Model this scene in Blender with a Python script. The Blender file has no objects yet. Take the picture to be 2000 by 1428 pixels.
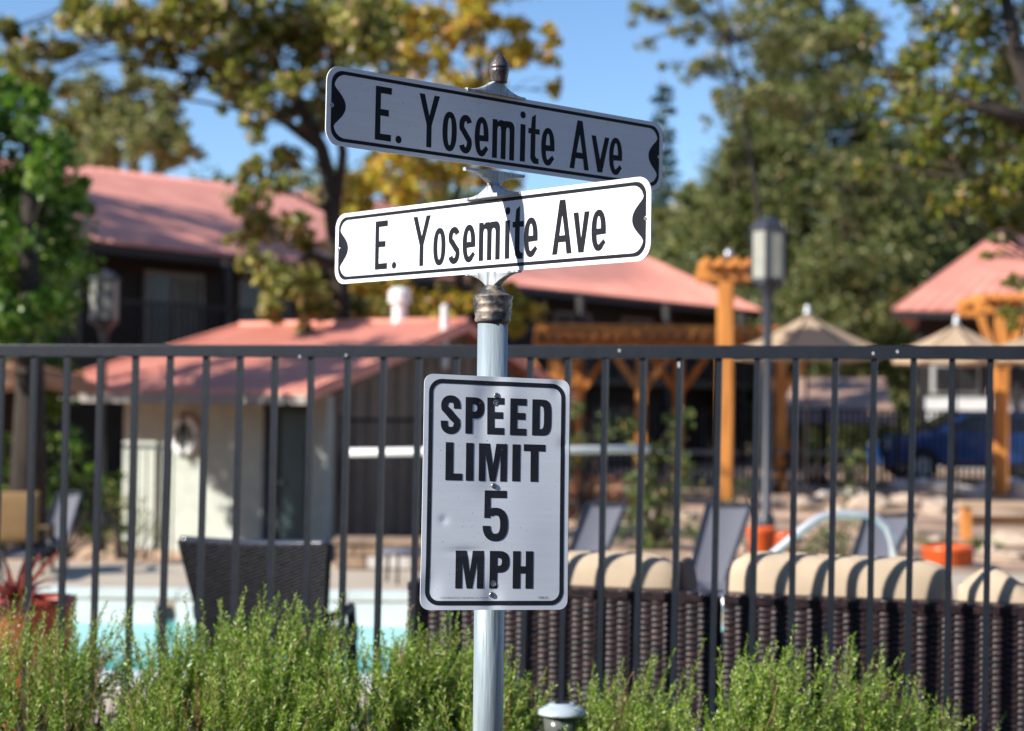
import bpy, bmesh, math, random
import numpy as np
from mathutils import Vector, Matrix
from mathutils.geometry import tessellate_polygon
R = math.radians
PI = math.pi
rng = np.random.default_rng(7)
random.seed(7)
scene = bpy.context.scene
COL = scene.collection

# ------------------------------------------------------------------ camera
FPX = 3333.3                      # focal length in photograph pixels (60 mm on 36 mm)
CAM = np.array([0.0, 0.0, 1.42])
_p = math.atan(88 / FPX); _r = 0.0115
CF = np.array([0, math.cos(_p), math.sin(_p)]); _U0 = np.array([0, -math.sin(_p), math.cos(_p)]); _R0 = np.array([1.0, 0, 0])
CR = math.cos(_r) * _R0 + math.sin(_r) * _U0; CU = -math.sin(_r) * _R0 + math.cos(_r) * _U0
def at(px, py, Y):
    """photograph pixel -> world point at distance Y (m) in front of the camera"""
    d = CF + CR * (px - 1000) / FPX - CU * (py - 714) / FPX
    return CAM + d * (Y / d[1])
def atz(px, Y, z):
    """point above pixel column px at distance Y with height z"""
    a = at(px, 700, Y); b = at(px, 1100, Y)
    t = (z - a[2]) / (b[2] - a[2])
    return a + (b - a) * t
cam = bpy.data.cameras.new('camera'); cam.lens = 60; cam.sensor_width = 36; cam.clip_end = 2000; cam.clip_start = 0.05
cam.dof.use_dof = True; cam.dof.focus_distance = 3.36; cam.dof.aperture_fstop = 3.1
co = bpy.data.objects.new('camera', cam); COL.objects.link(co)
co.matrix_world = Matrix(((CR[0], CU[0], -CF[0], CAM[0]), (CR[1], CU[1], -CF[1], CAM[1]), (CR[2], CU[2], -CF[2], CAM[2]), (0, 0, 0, 1)))
scene.camera = co

# ------------------------------------------------------------------ light
SUN = Vector((-0.876, -0.484, 0.575)).normalized()
w = bpy.data.worlds.new('World'); scene.world = w; w.use_nodes = True
nt = w.node_tree; bg = nt.nodes['Background']
sky = nt.nodes.new('ShaderNodeTexSky'); sky.sky_type = 'NISHITA'; sky.sun_disc = False
sky.sun_elevation = math.asin(SUN.z); sky.sun_rotation = math.atan2(SUN.x, SUN.y)
sky.air_density = 1.0; sky.dust_density = 0.1; sky.ozone_density = 5.0; sky.altitude = 700
nt.links.new(sky.outputs[0], bg.inputs[0]); bg.inputs[1].default_value = 0.106
sl = bpy.data.lights.new('sun', 'SUN'); sl.energy = 4.9; sl.angle = R(0.53); sl.color = (1, 0.955, 0.89)
so = bpy.data.objects.new('sun', sl); COL.objects.link(so); so.rotation_euler = (-SUN).to_track_quat('-Z', 'Y').to_euler()
scene.view_settings.view_transform = 'Standard'; scene.view_settings.look = 'None'
scene.view_settings.gamma = 1; scene.view_settings.use_curve_mapping = False
scene.view_settings.exposure = 0.8
scene.cycles.max_bounces = 6; scene.cycles.transparent_max_bounces = 8
scene.cycles.use_denoising = True
scene.cycles.sample_clamp_indirect = 4

# ------------------------------------------------------------------ materials
def s2l(c): return tuple(((x / 255) / 12.92 if x / 255 < 0.04045 else ((x / 255 + 0.055) / 1.055) ** 2.4) for x in c)
class NT:
    def __init__(s, name):
        s.m = bpy.data.materials.new(name); s.m.use_nodes = True; s.t = s.m.node_tree
        s.b = s.t.nodes['Principled BSDF']; s.out = s.t.nodes['Material Output']
    def n(s, typ, **kw):
        x = s.t.nodes.new('ShaderNode' + typ)
        for k, v in kw.items():
            if k.startswith('i_'):
                key = k[2:].replace('_', ' ')
                x.inputs[int(key) if key.isdigit() else key].default_value = v
            else: setattr(x, k, v)
        return x
    def l(s, a, b): s.t.links.new(a, b)
def ramp(N, fac, stops):
    r = N.n('ValToRGB'); e = r.color_ramp.elements
    while len(e) < len(stops): e.new(0.5)
    for el, (p, c) in zip(e, stops): el.position = p; el.color = (*c[:3], 1)
    N.l(fac, r.inputs[0]); return r.outputs[0]
def mat(name, c1, c2=None, rough=0.7, metal=0.0, scale=8.0, stretch=(1, 1, 1), bump=0.0, bscale=None, spec=0.5, detail=5, lo=0.3, hi=0.7, coat=0.0):
    N = NT(name); N.b.inputs['Roughness'].default_value = rough; N.b.inputs['Metallic'].default_value = metal
    N.b.inputs['Specular IOR Level'].default_value = spec; N.b.inputs['Coat Weight'].default_value = coat
    tc = N.n('TexCoord'); mp = N.n('Mapping'); mp.inputs['Scale'].default_value = stretch; N.l(tc.outputs['Object'], mp.inputs[0])
    c2 = c2 or tuple(x * 0.8 for x in c1)
    nz = N.n('TexNoise', i_Scale=scale, i_Detail=detail); N.l(mp.outputs[0], nz.inputs['Vector'])
    N.l(ramp(N, nz.outputs[0], [(lo, c2), (hi, c1)]), N.b.inputs['Base Color'])
    if bump:
        n2 = N.n('TexNoise', i_Scale=bscale or scale * 4, i_Detail=4); N.l(mp.outputs[0], n2.inputs['Vector'])
        bp = N.n('Bump', i_Strength=bump, i_Distance=0.01); N.l(n2.outputs[0], bp.inputs['Height']); N.l(bp.outputs[0], N.b.inputs['Normal'])
    return N.m
def leafmat(name, stops, rough=0.5, trans=0.35, spec=0.4):
    N = NT(name); g = N.n('NewGeometry')
    col = ramp(N, g.outputs['Random Per Island'], stops)
    N.l(col, N.b.inputs['Base Color']); N.b.inputs['Roughness'].default_value = rough; N.b.inputs['Specular IOR Level'].default_value = spec
    tr = N.n('BsdfTranslucent'); mx = N.n('MixShader', i_0=trans)
    mul = N.n('MixRGB', blend_type='MULTIPLY'); mul.inputs[0].default_value = 1; mul.inputs[2].default_value = (1.25, 1.35, 0.7, 1)
    N.l(col, mul.inputs[1]); N.l(mul.outputs[0], tr.inputs[0])
    N.l(N.b.outputs[0], mx.inputs[1]); N.l(tr.outputs[0], mx.inputs[2]); N.l(mx.outputs[0], N.out.inputs[0])
    return N.m

M = {}
M['galv'] = mat('galvanised steel', (0.40, 0.47, 0.50), (0.24, 0.30, 0.33), rough=0.48, metal=0.35, scale=60, stretch=(1, 1, 0.08), bump=0.15, bscale=180)
M['cast'] = mat('cast aluminium bracket', (0.46, 0.49, 0.51), (0.17, 0.19, 0.205), rough=0.48, metal=0.3, scale=110, stretch=(1, 1, 0.12), bump=0.12, bscale=150, lo=0.33, hi=0.50)
M['bronze'] = mat('dark paint worn to primer', (0.30, 0.235, 0.18), (0.028, 0.034, 0.045), rough=0.5, metal=0.3, scale=38, stretch=(1, 1, 1.2), bump=0.10, bscale=200, lo=0.40, hi=0.60, detail=9)
M['finial'] = mat('weathered bronze finial', (0.20, 0.16, 0.145), (0.035, 0.035, 0.038), rough=0.33, metal=0.4, scale=60, stretch=(1, 1, 0.4), bump=0.2, lo=0.35, hi=0.75)
M['screw'] = mat('zinc screw', (0.6, 0.6, 0.6), (0.2, 0.2, 0.2), rough=0.3, metal=0.9, scale=200)
M['fence'] = mat('charcoal powder coated steel', (0.011, 0.015, 0.023), (0.007, 0.010, 0.016), rough=0.42, scale=30, bump=0.05, spec=0.35)
M['farfence'] = mat('dark iron', (0.012, 0.012, 0.016), rough=0.6, spec=.2)
M['wicker'] = mat('brown resin wicker', (0.058, 0.029, 0.027), (0.008, 0.007, 0.011), rough=0.38, scale=22, stretch=(1, 1, 6), bump=0.2, spec=0.3, lo=0.40, hi=0.72)
M['wickerdark'] = mat('wicker gap', (0.008, 0.007, 0.008), rough=0.7)
M['bwicker'] = mat('black resin wicker', (0.026, 0.027, 0.034), (0.003, 0.003, 0.005), rough=0.5, scale=90, spec=0.12)
M['cushion'] = mat('beige canvas cushion', (0.50, 0.395, 0.28), (0.43, 0.335, 0.235), rough=0.9, scale=9, bump=0.25, bscale=300, spec=0.2)
M['tancushion'] = mat('tan canvas', (0.26, 0.15, 0.06), rough=0.9, scale=9, bump=0.2)
M['sling'] = mat('grey sling mesh', (0.16, 0.16, 0.19), (0.11, 0.11, 0.13), rough=0.7, scale=120)
M['steel'] = mat('stainless tube', (0.75, 0.77, 0.78), (0.5, 0.52, 0.53), rough=0.3, metal=0.5, scale=5)
M['white'] = mat('white paint', (0.78, 0.78, 0.76), (0.66, 0.66, 0.64), rough=0.5, scale=6)
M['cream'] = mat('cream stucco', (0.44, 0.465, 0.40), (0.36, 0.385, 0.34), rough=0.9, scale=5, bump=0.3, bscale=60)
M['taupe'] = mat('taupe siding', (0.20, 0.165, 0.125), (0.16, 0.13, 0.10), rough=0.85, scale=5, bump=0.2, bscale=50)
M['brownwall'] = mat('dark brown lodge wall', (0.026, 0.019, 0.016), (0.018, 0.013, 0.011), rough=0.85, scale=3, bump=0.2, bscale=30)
M['roof'] = mat('salmon tile', (0.82, 0.34, 0.25), (0.66, 0.25, 0.18), rough=0.65, scale=1.3, stretch=(1,1,1), bump=0.3, bscale=30)
M['fascia'] = mat('painted fascia', (0.30, 0.27, 0.24), rough=0.7)
M['darkfascia'] = mat('dark fascia', (0.02, 0.016, 0.016), rough=0.7)
M['teal'] = mat('dark teal door', (0.025, 0.060, 0.065), (0.018, 0.045, 0.05), rough=0.4, scale=3)
M['black'] = mat('black', (0.012, 0.012, 0.013), rough=0.6)
M['cedar'] = mat('orange stained cedar', (0.64, 0.25, 0.050), (0.30, 0.095, 0.020), rough=0.6, scale=12, stretch=(1, 1, 0.10), bump=0.3, bscale=25, lo=.28, hi=.58)
M['umb'] = mat('sand umbrella canvas', (0.50, 0.38, 0.255), (0.44, 0.33, 0.22), rough=0.9, scale=4)
M['brownumb'] = mat('tan brown umbrella canvas', (0.34, 0.185, 0.115), (0.29, 0.155, 0.095), rough=0.9, scale=4)
M['glasslamp'] = mat('frosted lamp panel', (0.34, 0.33, 0.28), (0.25, 0.245, 0.21), rough=0.35, scale=6)
M['lampmetal'] = mat('slate lamp metal', (0.035, 0.038, 0.05), rough=0.45)
M['orangepot'] = mat('orange glazed pot', (0.62, 0.105, 0.02), (0.50, 0.075, 0.012), rough=0.3, scale=4)
M['redpot'] = mat('terracotta red pot', (0.36, 0.055, 0.022), (0.24, 0.035, 0.015), rough=0.4, scale=6)
M['deck'] = mat('pool deck concrete', (0.50, 0.42, 0.32), (0.42, 0.35, 0.265), rough=0.85, scale=1.6, bump=0.2, bscale=60)
M['coping'] = mat('pale coping', (0.66, 0.70, 0.66), (0.56, 0.62, 0.58), rough=0.7, scale=6)
M['plaster'] = mat('pool plaster', (0.55, 0.80, 0.74), (0.42, 0.70, 0.66), rough=0.6, scale=3)
M['dirt'] = mat('sandy dirt', (0.56, 0.37, 0.24), (0.13, 0.085, 0.06), rough=0.95, scale=1.1, bump=0.6, bscale=14, lo=0.35, hi=0.62)
M['mulch'] = mat('dark mulch', (0.10, 0.06, 0.04), (0.03, 0.02, 0.015), rough=0.95, scale=14, bump=0.8, bscale=40)
M['rock'] = mat('pale granite', (0.62, 0.58, 0.53), (0.36, 0.32, 0.29), rough=0.9, scale=5, bump=0.5, bscale=16)
M['stone'] = mat('tan stone veneer', (0.40, 0.27, 0.17), (0.16, 0.11, 0.08), rough=0.9, scale=4, bump=0.5, bscale=12)
M['bark'] = mat('dark bark', (0.055, 0.040, 0.030), (0.020, 0.015, 0.012), rough=0.95, scale=9, stretch=(1, 1, 0.3), bump=0.8, bscale=30)
M['pinebark'] = mat('pine bark', (0.17, 0.105, 0.065), (0.06, 0.04, 0.03), rough=0.95, scale=7, stretch=(1, 1, 0.3), bump=0.8, bscale=20)
M['stem'] = mat('rosemary stem', (0.34, 0.26, 0.13), (0.14, 0.09, 0.05), rough=0.8, scale=20)
M['blue'] = mat('blue car paint', (0.010, 0.080, 0.29), (0.008, 0.07, 0.25), rough=0.25, scale=2, coat=0.8)
M['carglass'] = mat('dark car glass', (0.012, 0.014, 0.02), rough=0.08, spec=0.8, scale=2)
M['tyre'] = mat('tyre', (0.015, 0.015, 0.016), rough=0.8)
M['wallgrey'] = mat('pale grey siding', (0.52, 0.53, 0.50), (0.44, 0.45, 0.43), rough=0.8, scale=2)
M['greywin'] = mat('dusky window glass', (0.03, 0.03, 0.03), (0.015, 0.015, 0.015), rough=0.3, scale=1.5)
M['curtain'] = mat('pale curtain', (0.20, 0.20, 0.17), (0.12, 0.12, 0.10), rough=0.9, scale=10, stretch=(4, 4, 0.2))
M['solar'] = mat('pale blue grey lamp lid', (0.42, 0.48, 0.52), (0.34, 0.40, 0.44), rough=0.35, scale=20)
M['cordyline'] = leafmat('burgundy strap leaf', [(0.0, (0.10, 0.02, 0.025)), (0.5, (0.28, 0.06, 0.07)), (1.0, (0.42, 0.17, 0.18))])
M['rosemary'] = leafmat('rosemary needle', [(0.0, (0.030, 0.080, 0.006)), (0.30, (0.130, 0.255, 0.018)), (0.70, (0.280, 0.420, 0.045)), (0.90, (0.44, 0.53, 0.14)), (1.0, (0.58, 0.63, 0.32))], rough=0.38, trans=0.35)
M['deadneedle'] = leafmat('dry rosemary needle', [(0.0, (0.20, 0.09, 0.04)), (0.6, (0.48, 0.24, 0.12)), (1.0, (0.62, 0.38, 0.22))])
M['oak'] = leafmat('autumn oak leaf', [(0.0, (0.040, 0.052, 0.010)), (0.35, (0.13, 0.16, 0.022)), (0.62, (0.27, 0.28, 0.055)), (0.80, (0.46, 0.40, 0.12)), (0.93, (0.52, 0.30, 0.15)), (1.0, (0.66, 0.55, 0.42))])
M['gold'] = leafmat('golden leaf', [(0.0, (0.16, 0.17, 0.02)), (0.35, (0.40, 0.38, 0.04)), (0.65, (0.70, 0.50, 0.06)), (0.85, (0.72, 0.36, 0.08)), (1.0, (0.50, 0.24, 0.12))])
M['green'] = leafmat('bright green leaf', [(0.0, (0.020, 0.060, 0.008)), (0.45, (0.070, 0.170, 0.014)), (0.80, (0.19, 0.32, 0.035)), (1.0, (0.42, 0.46, 0.16))], rough=.35)
M['olive'] = leafmat('olive grey leaf', [(0.0, (0.045, 0.06, 0.015)), (0.5, (0.16, 0.19, 0.06)), (0.85, (0.33, 0.32, 0.13)), (1.0, (0.42, 0.29, 0.18))])
M['pine'] = leafmat('pine needle', [(0.0, (0.024, 0.042, 0.016)), (0.5, (0.105, 0.135, 0.036)), (0.85, (0.22, 0.23, 0.07)), (1.0, (0.34, 0.25, 0.12))], trans=0.3)
M['bluepine'] = leafmat('blue conifer needle', [(0.0, (0.02, 0.045, 0.04)), (0.6, (0.05, 0.10, 0.08)), (1.0, (0.10, 0.16, 0.12))], trans=0.2)
M['yoak'] = leafmat('yellowing oak leaf', [(0.0, (0.026, 0.045, 0.008)), (0.40, (0.09, 0.13, 0.018)), (0.68, (0.20, 0.24, 0.03)), (0.86, (0.34, 0.28, 0.025)), (0.95, (0.50, 0.25, 0.12)), (1.0, (0.60, 0.42, 0.30))])
M['shrub'] = leafmat('shrub leaf', [(0.0, (0.03, 0.06, 0.015)), (0.5, (0.085, 0.14, 0.035)), (0.9, (0.19, 0.23, 0.07)), (1.0, (0.45, 0.30, 0.10))])
M['rust'] = leafmat('rust shrub leaf', [(0.0, (0.16, 0.06, 0.025)), (0.6, (0.40, 0.15, 0.07)), (1.0, (0.60, 0.30, 0.12))])

def cloth(name, col, tr=.45):
    N = NT(name); N.b.inputs['Base Color'].default_value = (*col, 1); N.b.inputs['Roughness'].default_value = .9; N.b.inputs['Specular IOR Level'].default_value = .1
    t_ = N.n('BsdfTranslucent'); t_.inputs[0].default_value = (*col, 1); mx = N.n('MixShader', i_0=tr)
    N.l(N.b.outputs[0], mx.inputs[1]); N.l(t_.outputs[0], mx.inputs[2]); N.l(mx.outputs[0], N.out.inputs[0]); return N.m
M['umb'] = cloth('sand umbrella canvas', (0.66, 0.50, 0.34)); M['brownumb'] = cloth('tan brown umbrella canvas', (0.46, 0.26, 0.16))
def signface(name, base, grime):
    """printed sheeting on aluminium: fine honeycomb grain, faint streaks, scratches"""
    N = NT(name); tc = N.n('TexCoord')
    mp = N.n('Mapping'); mp.inputs['Scale'].default_value = (1.5, 1, 45); N.l(tc.outputs['Object'], mp.inputs[0])
    n1 = N.n('TexNoise', i_Scale=3, i_Detail=4); N.l(mp.outputs[0], n1.inputs['Vector'])
    n2 = N.n('TexNoise', i_Scale=7, i_Detail=8, i_Roughness=0.7); N.l(tc.outputs['Object'], n2.inputs['Vector'])
    c1 = ramp(N, n1.outputs[0], [(0.3, tuple(x * 0.94 for x in base)), (0.7, base)])
    c2 = ramp(N, n2.outputs[0], [(0.30, grime), (0.42, (1, 1, 1))])
    mu = N.n('MixRGB', blend_type='MULTIPLY'); mu.inputs[0].default_value = 0.6; N.l(c1, mu.inputs[1]); N.l(c2, mu.inputs[2])
    n3 = N.n('TexNoise', i_Scale=260, i_Detail=1); N.l(tc.outputs['Object'], n3.inputs['Vector'])
    c3 = ramp(N, n3.outputs[0], [(0.735, (1, 1, 1)), (0.76, (0.35, 0.25, 0.18))])
    m2 = N.n('MixRGB', blend_type='MULTIPLY'); m2.inputs[0].default_value = 0.7; N.l(mu.outputs[0], m2.inputs[1]); N.l(c3, m2.inputs[2])
    N.l(m2.outputs[0], N.b.inputs['Base Color']); N.b.inputs['Roughness'].default_value = 0.38
    return N.m
M['signwhite'] = signface('reflective white sheeting', (0.80, 0.81, 0.83), (0.82, 0.80, 0.77))
M['speedwhite'] = signface('enamelled white aluminium', (0.79, 0.84, 0.90), (0.86, 0.85, 0.83))
def ink(name, base, chip):
    N = NT(name); tc = N.n('TexCoord')
    v = N.n('TexVoronoi', i_Scale=420); N.l(tc.outputs['Object'], v.inputs['Vector'])
    n = N.n('TexNoise', i_Scale=22, i_Detail=6, i_Roughness=0.7); N.l(tc.outputs['Object'], n.inputs['Vector'])
    c = ramp(N, n.outputs[0], [(0.25, tuple(x * 0.6 for x in base)), (0.62, base), (0.80, tuple(x * 1.8 for x in base))])
    n4 = N.n('TexNoise', i_Scale=150, i_Detail=2); N.l(tc.outputs['Object'], n4.inputs['Vector'])
    ch = ramp(N, n4.outputs[0], [(0.735, (0, 0, 0)), (0.75, (1, 1, 1))])
    mx = N.n('MixRGB'); N.l(ch, mx.inputs[0]); N.l(c, mx.inputs[1]); mx.inputs[2].default_value = (*chip, 1)
    N.l(mx.outputs[0], N.b.inputs['Base Color']); N.b.inputs['Roughness'].default_value = 0.55; N.b.inputs['Specular IOR Level'].default_value = 0.15
    b = N.n('Bump', i_Strength=0.25, i_Distance=0.0006); N.l(v.outputs['Distance'], b.inputs['Height']); N.l(b.outputs[0], N.b.inputs['Normal'])
    return N.m
M['ink'] = ink('black screen print', (0.024, 0.027, 0.036), (0.12, 0.12, 0.13))
M['signink'] = ink('black reflective sheeting', (0.011, 0.012, 0.018), (0.04, 0.04, 0.05))

N = NT('pool water'); N.b.inputs['Base Color'].default_value = (0.10, 0.58, 0.52, 1); N.b.inputs['Roughness'].default_value = 0.06; N.b.inputs['IOR'].default_value = 1.33
tc = N.n('TexCoord'); nz = N.n('TexNoise', i_Scale=2.5, i_Detail=3); N.l(tc.outputs['Object'], nz.inputs['Vector'])
N.l(ramp(N, nz.outputs[0], [(0.35, (0.07, 0.46, 0.43)), (0.7, (0.20, 0.66, 0.60))]), N.b.inputs['Base Color'])
bp = N.n('Bump', i_Strength=0.5, i_Distance=0.03); N.l(nz.outputs[0], bp.inputs['Height']); N.l(bp.outputs[0], N.b.inputs['Normal']); M['water'] = N.m

# ------------------------------------------------------------------ builders
class MB:
    def __init__(s): s.v = []; s.f = []; s.chunks = []
    def add(s, vs, fs):
        o = len(s.v); s.v.extend([tuple(map(float, x)) for x in vs]); s.f.extend([tuple(i + o for i in f) for f in fs]); return s
    def box(s, c, d, rz=0.0, rx=0.0, ry=0.0):
        hx, hy, hz = d[0] / 2, d[1] / 2, d[2] / 2
        m = Matrix.Rotation(rz, 3, 'Z') @ Matrix.Rotation(ry, 3, 'Y') @ Matrix.Rotation(rx, 3, 'X')
        vs = [Vector(c) + m @ Vector((x, y, z)) for x in (-hx, hx) for y in (-hy, hy) for z in (-hz, hz)]
        return s.add(vs, [(0, 1, 3, 2), (4, 6, 7, 5), (0, 4, 5, 1), (2, 3, 7, 6), (0, 2, 6, 4), (1, 5, 7, 3)])
    def hexa(s, p):   # 8 points: bottom ring 4, top ring 4
        return s.add(p, [(3, 2, 1, 0), (4, 5, 6, 7), (0, 1, 5, 4), (1, 2, 6, 5), (2, 3, 7, 6), (3, 0, 4, 7)])
    def beam(s, a, b, wd, ht):
        a = Vector(a); b = Vector(b); d = (b - a).normalized(); side = d.cross(Vector((0, 0, 1)))
        side = side.normalized() if side.length > 1e-4 else Vector((1, 0, 0)); up = side.cross(d).normalized()
        q = lambda p: [p - side * wd / 2 - up * ht / 2, p + side * wd / 2 - up * ht / 2, p + side * wd / 2 + up * ht / 2, p - side * wd / 2 + up * ht / 2]
        A, B = q(a), q(b)
        return s.add(A + B, [(0, 1, 2, 3), (7, 6, 5, 4), (0, 4, 5, 1), (1, 5, 6, 2), (2, 6, 7, 3), (3, 7, 4, 0)])
    def tube(s, path, rad, n=10, cap=True):
        P = [Vector(p) for p in path]; rad = [rad] * len(P) if isinstance(rad, (int, float)) else rad
        rings = []
        up = Vector((0, 0, 1))
        for i, p in enumerate(P):
            d = (P[min(i + 1, len(P) - 1)] - P[max(i - 1, 0)]).normalized()
            a = d.cross(up)
            if a.length < 0.05: a = d.cross(Vector((0, 1, 0)))
            a.normalize(); b = a.cross(d).normalized()
            if i and a.dot(pa) < 0: a, b = -a, -b
            pa = a
            rings.append([p + (a * math.cos(2 * PI * k / n) + b * math.sin(2 * PI * k / n)) * rad[i] for k in range(n)])
        vs = [v for r in rings for v in r]
        fs = [(i * n + k, i * n + (k + 1) % n, (i + 1) * n + (k + 1) % n, (i + 1) * n + k) for i in range(len(P) - 1) for k in range(n)]
        if cap: fs += [tuple(range(n))[::-1], tuple((len(P) - 1) * n + k for k in range(n))]
        return s.add(vs, fs)
    def lathe(s, prof, c=(0, 0, 0), n=32, cap=True):
        vs = [(c[0] + r * math.cos(2 * PI * k / n), c[1] + r * math.sin(2 * PI * k / n), c[2] + z) for r, z in prof for k in range(n)]
        fs = [(i * n + k, i * n + (k + 1) % n, (i + 1) * n + (k + 1) % n, (i + 1) * n + k) for i in range(len(prof) - 1) for k in range(n)]
        if cap: fs += [tuple(range(n))[::-1], tuple((len(prof) - 1) * n + k for k in range(n))]
        return s.add(vs, fs)
    def grid(s, fn, nu, nv):
        vs = [fn(i / nu, j / nv) for j in range(nv + 1) for i in range(nu + 1)]
        return s.add(vs, [(j * (nu + 1) + i, j * (nu + 1) + i + 1, (j + 1) * (nu + 1) + i + 1, (j + 1) * (nu + 1) + i) for j in range(nv) for i in range(nu)])
    def poly(s, outer, holes, y=0.0):
        """flat polygon in the xz plane facing -y"""
        loops = [[Vector((p[0], p[1], 0)) for p in l] for l in [outer] + list(holes)]
        tris = tessellate_polygon(loops); flat = [p for l in loops for p in l]; fs = []
        for t in tris:
            a, b, c = (flat[i] for i in t)
            if (b - a).cross(c - a).z < 0: t = (t[0], t[2], t[1])
            if abs((b - a).cross(c - a).z) > 1e-12: fs.append(tuple(t))
        return s.add([(p.x, y, p.y) for p in flat], fs)
def mesh(name, mb, m, smooth=False):
    me = bpy.data.meshes.new(name)
    if isinstance(mb, MB): me.from_pydata(mb.v, [], mb.f)
    else:                                           # (verts Nx3, quads Mx4) numpy
        V, Q = mb; k = Q.shape[1]
        me.vertices.add(len(V)); me.vertices.foreach_set('co', np.ascontiguousarray(V, dtype=np.float32).ravel())
        me.loops.add(Q.size); me.loops.foreach_set('vertex_index', np.ascontiguousarray(Q, dtype=np.int32).ravel())
        me.polygons.add(len(Q)); me.polygons.foreach_set('loop_start', np.arange(0, Q.size, k, dtype=np.int32))
        me.update(calc_edges=True)
    me.materials.append(M[m] if isinstance(m, str) else m)
    if smooth: me.polygons.foreach_set('use_smooth', np.ones(len(me.polygons), dtype=bool))
    me.update(); return me
def part(name, mb, m, parent=None, smooth=False, label=None, kind=None, me=None, loc=None):
    o = bpy.data.objects.new(name, me or mesh(name, mb, m, smooth)); COL.objects.link(o)
    if parent: o.parent = parent
    if label: o['label'] = label
    if kind: o['kind'] = kind
    if loc is not None: o.location = loc
    return o
def wpart(name, mb, m, parent, smooth=False, **kw):
    """mesh given in world coordinates, stored in the parent's own frame"""
    inv = parent.matrix_basis.inverted()
    if isinstance(mb, MB): mb.v = [tuple(inv @ Vector(p)) for p in mb.v]
    else:
        A = np.array(inv); V = np.asarray(mb[0]) @ A[:3, :3].T + A[:3, 3]; mb = (V, mb[1])
    return part(name, mb, m, parent, smooth, **kw)
def thing(name, label, cat, loc=(0, 0, 0), rz=0.0, group=None):
    o = bpy.data.objects.new(name, None); COL.objects.link(o); o.empty_display_size = 0.1
    o.location = [float(x) for x in loc]; o.rotation_euler = (0, 0, rz); o['label'] = label; o['category'] = cat
    if group: o['group'] = group
    bpy.context.view_layer.update()
    return o
def tag(o, label, cat, group=None):
    o['label'] = label; o['category'] = cat
    if group: o['group'] = group
    return o
def struct(name, mb, m, **kw): return part(name, mb, m, kind='structure', **kw)
def bevel(o, w=0.003, seg=2):
    b = o.modifiers.new('edge', 'BEVEL'); b.width = w; b.segments = seg; b.limit_method = 'ANGLE'; b.angle_limit = R(40); return o

# ------------------------------------------------------------------ the ground
def gz(x, y):
    a = np.clip((np.asarray(y) - 15.6) / 4.5, 0, 1); a = a * a * (3 - 2 * a)
    b = np.clip((1.2 - np.asarray(x)) / 2.2, 0, 1); b = b * b * (3 - 2 * b)
    far = np.clip((np.asarray(y) - 60) / 60, 0, 1)
    return -0.58 * a * b * (1 - far)
xs = np.concatenate([np.linspace(-600, -30, 12), np.linspace(-28, 28, 113), np.linspace(30, 600, 12)])
ys = np.concatenate([np.linspace(15.4, 60, 120), np.linspace(62, 1500, 14)])
X, Y = np.meshgrid(xs, ys); Z = gz(X, Y) + 0.04 * np.sin(X * 1.7 + Y * .6) * np.sin(Y * 1.3) * (Y > 16.5) * (X > -1.5)
V = np.stack([X, Y, Z - 0.008], -1).reshape(-1, 3); nx = len(xs)
I = np.arange((len(ys) - 1) * nx).reshape(-1, nx)[:, :-1].ravel()
struct('ground', (V, np.stack([I, I + 1, I + nx + 1, I + nx], -1)), 'dirt', smooth=True)
g = MB(); g.box((0, 1.0, -0.06), (40, 8.0, 0.12)); struct('planting_bed', g, 'mulch')
# pool deck with the pool cut out of it
PX0, PX1, PY0, PY1 = -7.5, 3.2, 8.9, 12.7
dk = MB()
for x0, x1, y0, y1 in ((-30, 30, 5.0, PY0), (-30, 30, PY1, 15.45), (-30, PX0, PY0, PY1), (PX1, 30, PY0, PY1)):
    dk.box(((x0 + x1) / 2, (y0 + y1) / 2, -0.075), (x1 - x0, y1 - y0, 0.15))
struct('pool_deck', dk, 'deck')
pool = thing('swimming_pool', 'turquoise swimming pool with pale coping behind the black fence', 'swimming pool', ((PX0 + PX1) / 2, (PY0 + PY1) / 2, 0))
b = MB()
b.box(((PX0 + PX1) / 2, PY0 + .03, -.8), (PX1 - PX0, .06, 1.3)).box(((PX0 + PX1) / 2, PY1 - .03, -.8), (PX1 - PX0, .06, 1.3))
b.box((PX0 + .03, (PY0 + PY1) / 2, -.8), (.06, PY1 - PY0 - .13, 1.3)).box((PX1 - .03, (PY0 + PY1) / 2, -.8), (.06, PY1 - PY0 - .13, 1.3))
b.box(((PX0 + PX1) / 2, (PY0 + PY1) / 2, -1.5), (PX1 - PX0 - .13, PY1 - PY0 - .13, .1)); wpart('shell', b, 'plaster', pool)
b = MB().box(((PX0 + PX1) / 2, (PY0 + PY1) / 2, -0.19), (PX1 - PX0 - .13, PY1 - PY0 - .13, .02)); wpart('pool_water', b, 'water', pool)
cop_me = mesh('coping_stone', MB().box((0, 0, 0), ((PX1 - PX0) / 17 - .012, .30, .05)), 'coping')
for side in (0, 1):
    for i in range(17):
        c = Vector((PX0 + (PX1 - PX0) / 17 * (i + .5), PY0 - .14 if side == 0 else PY1 + .14, 0.022))
        part('coping_stone', None, None, pool, me=cop_me, loc=c - pool.location)
# white tile band with dark skimmer mouths on the far pool wall
for px0, px1 in ((150, 305), (345, 520), (640, 840)):
    a = at(px0, 1190, PY1 - .1)[0]; c = at(px1, 1190, PY1 - .1)[0]
    wpart('tile_panel', MB().box(((a + c) / 2, PY1 - .09, -.10), (c - a, .05, .17)), 'white', pool)
wpart('skimmer_mouth', MB().box((at(325, 1180, PY1)[0], PY1 - .075, -.10), (.13, .03, .10)), 'black', pool)

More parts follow.
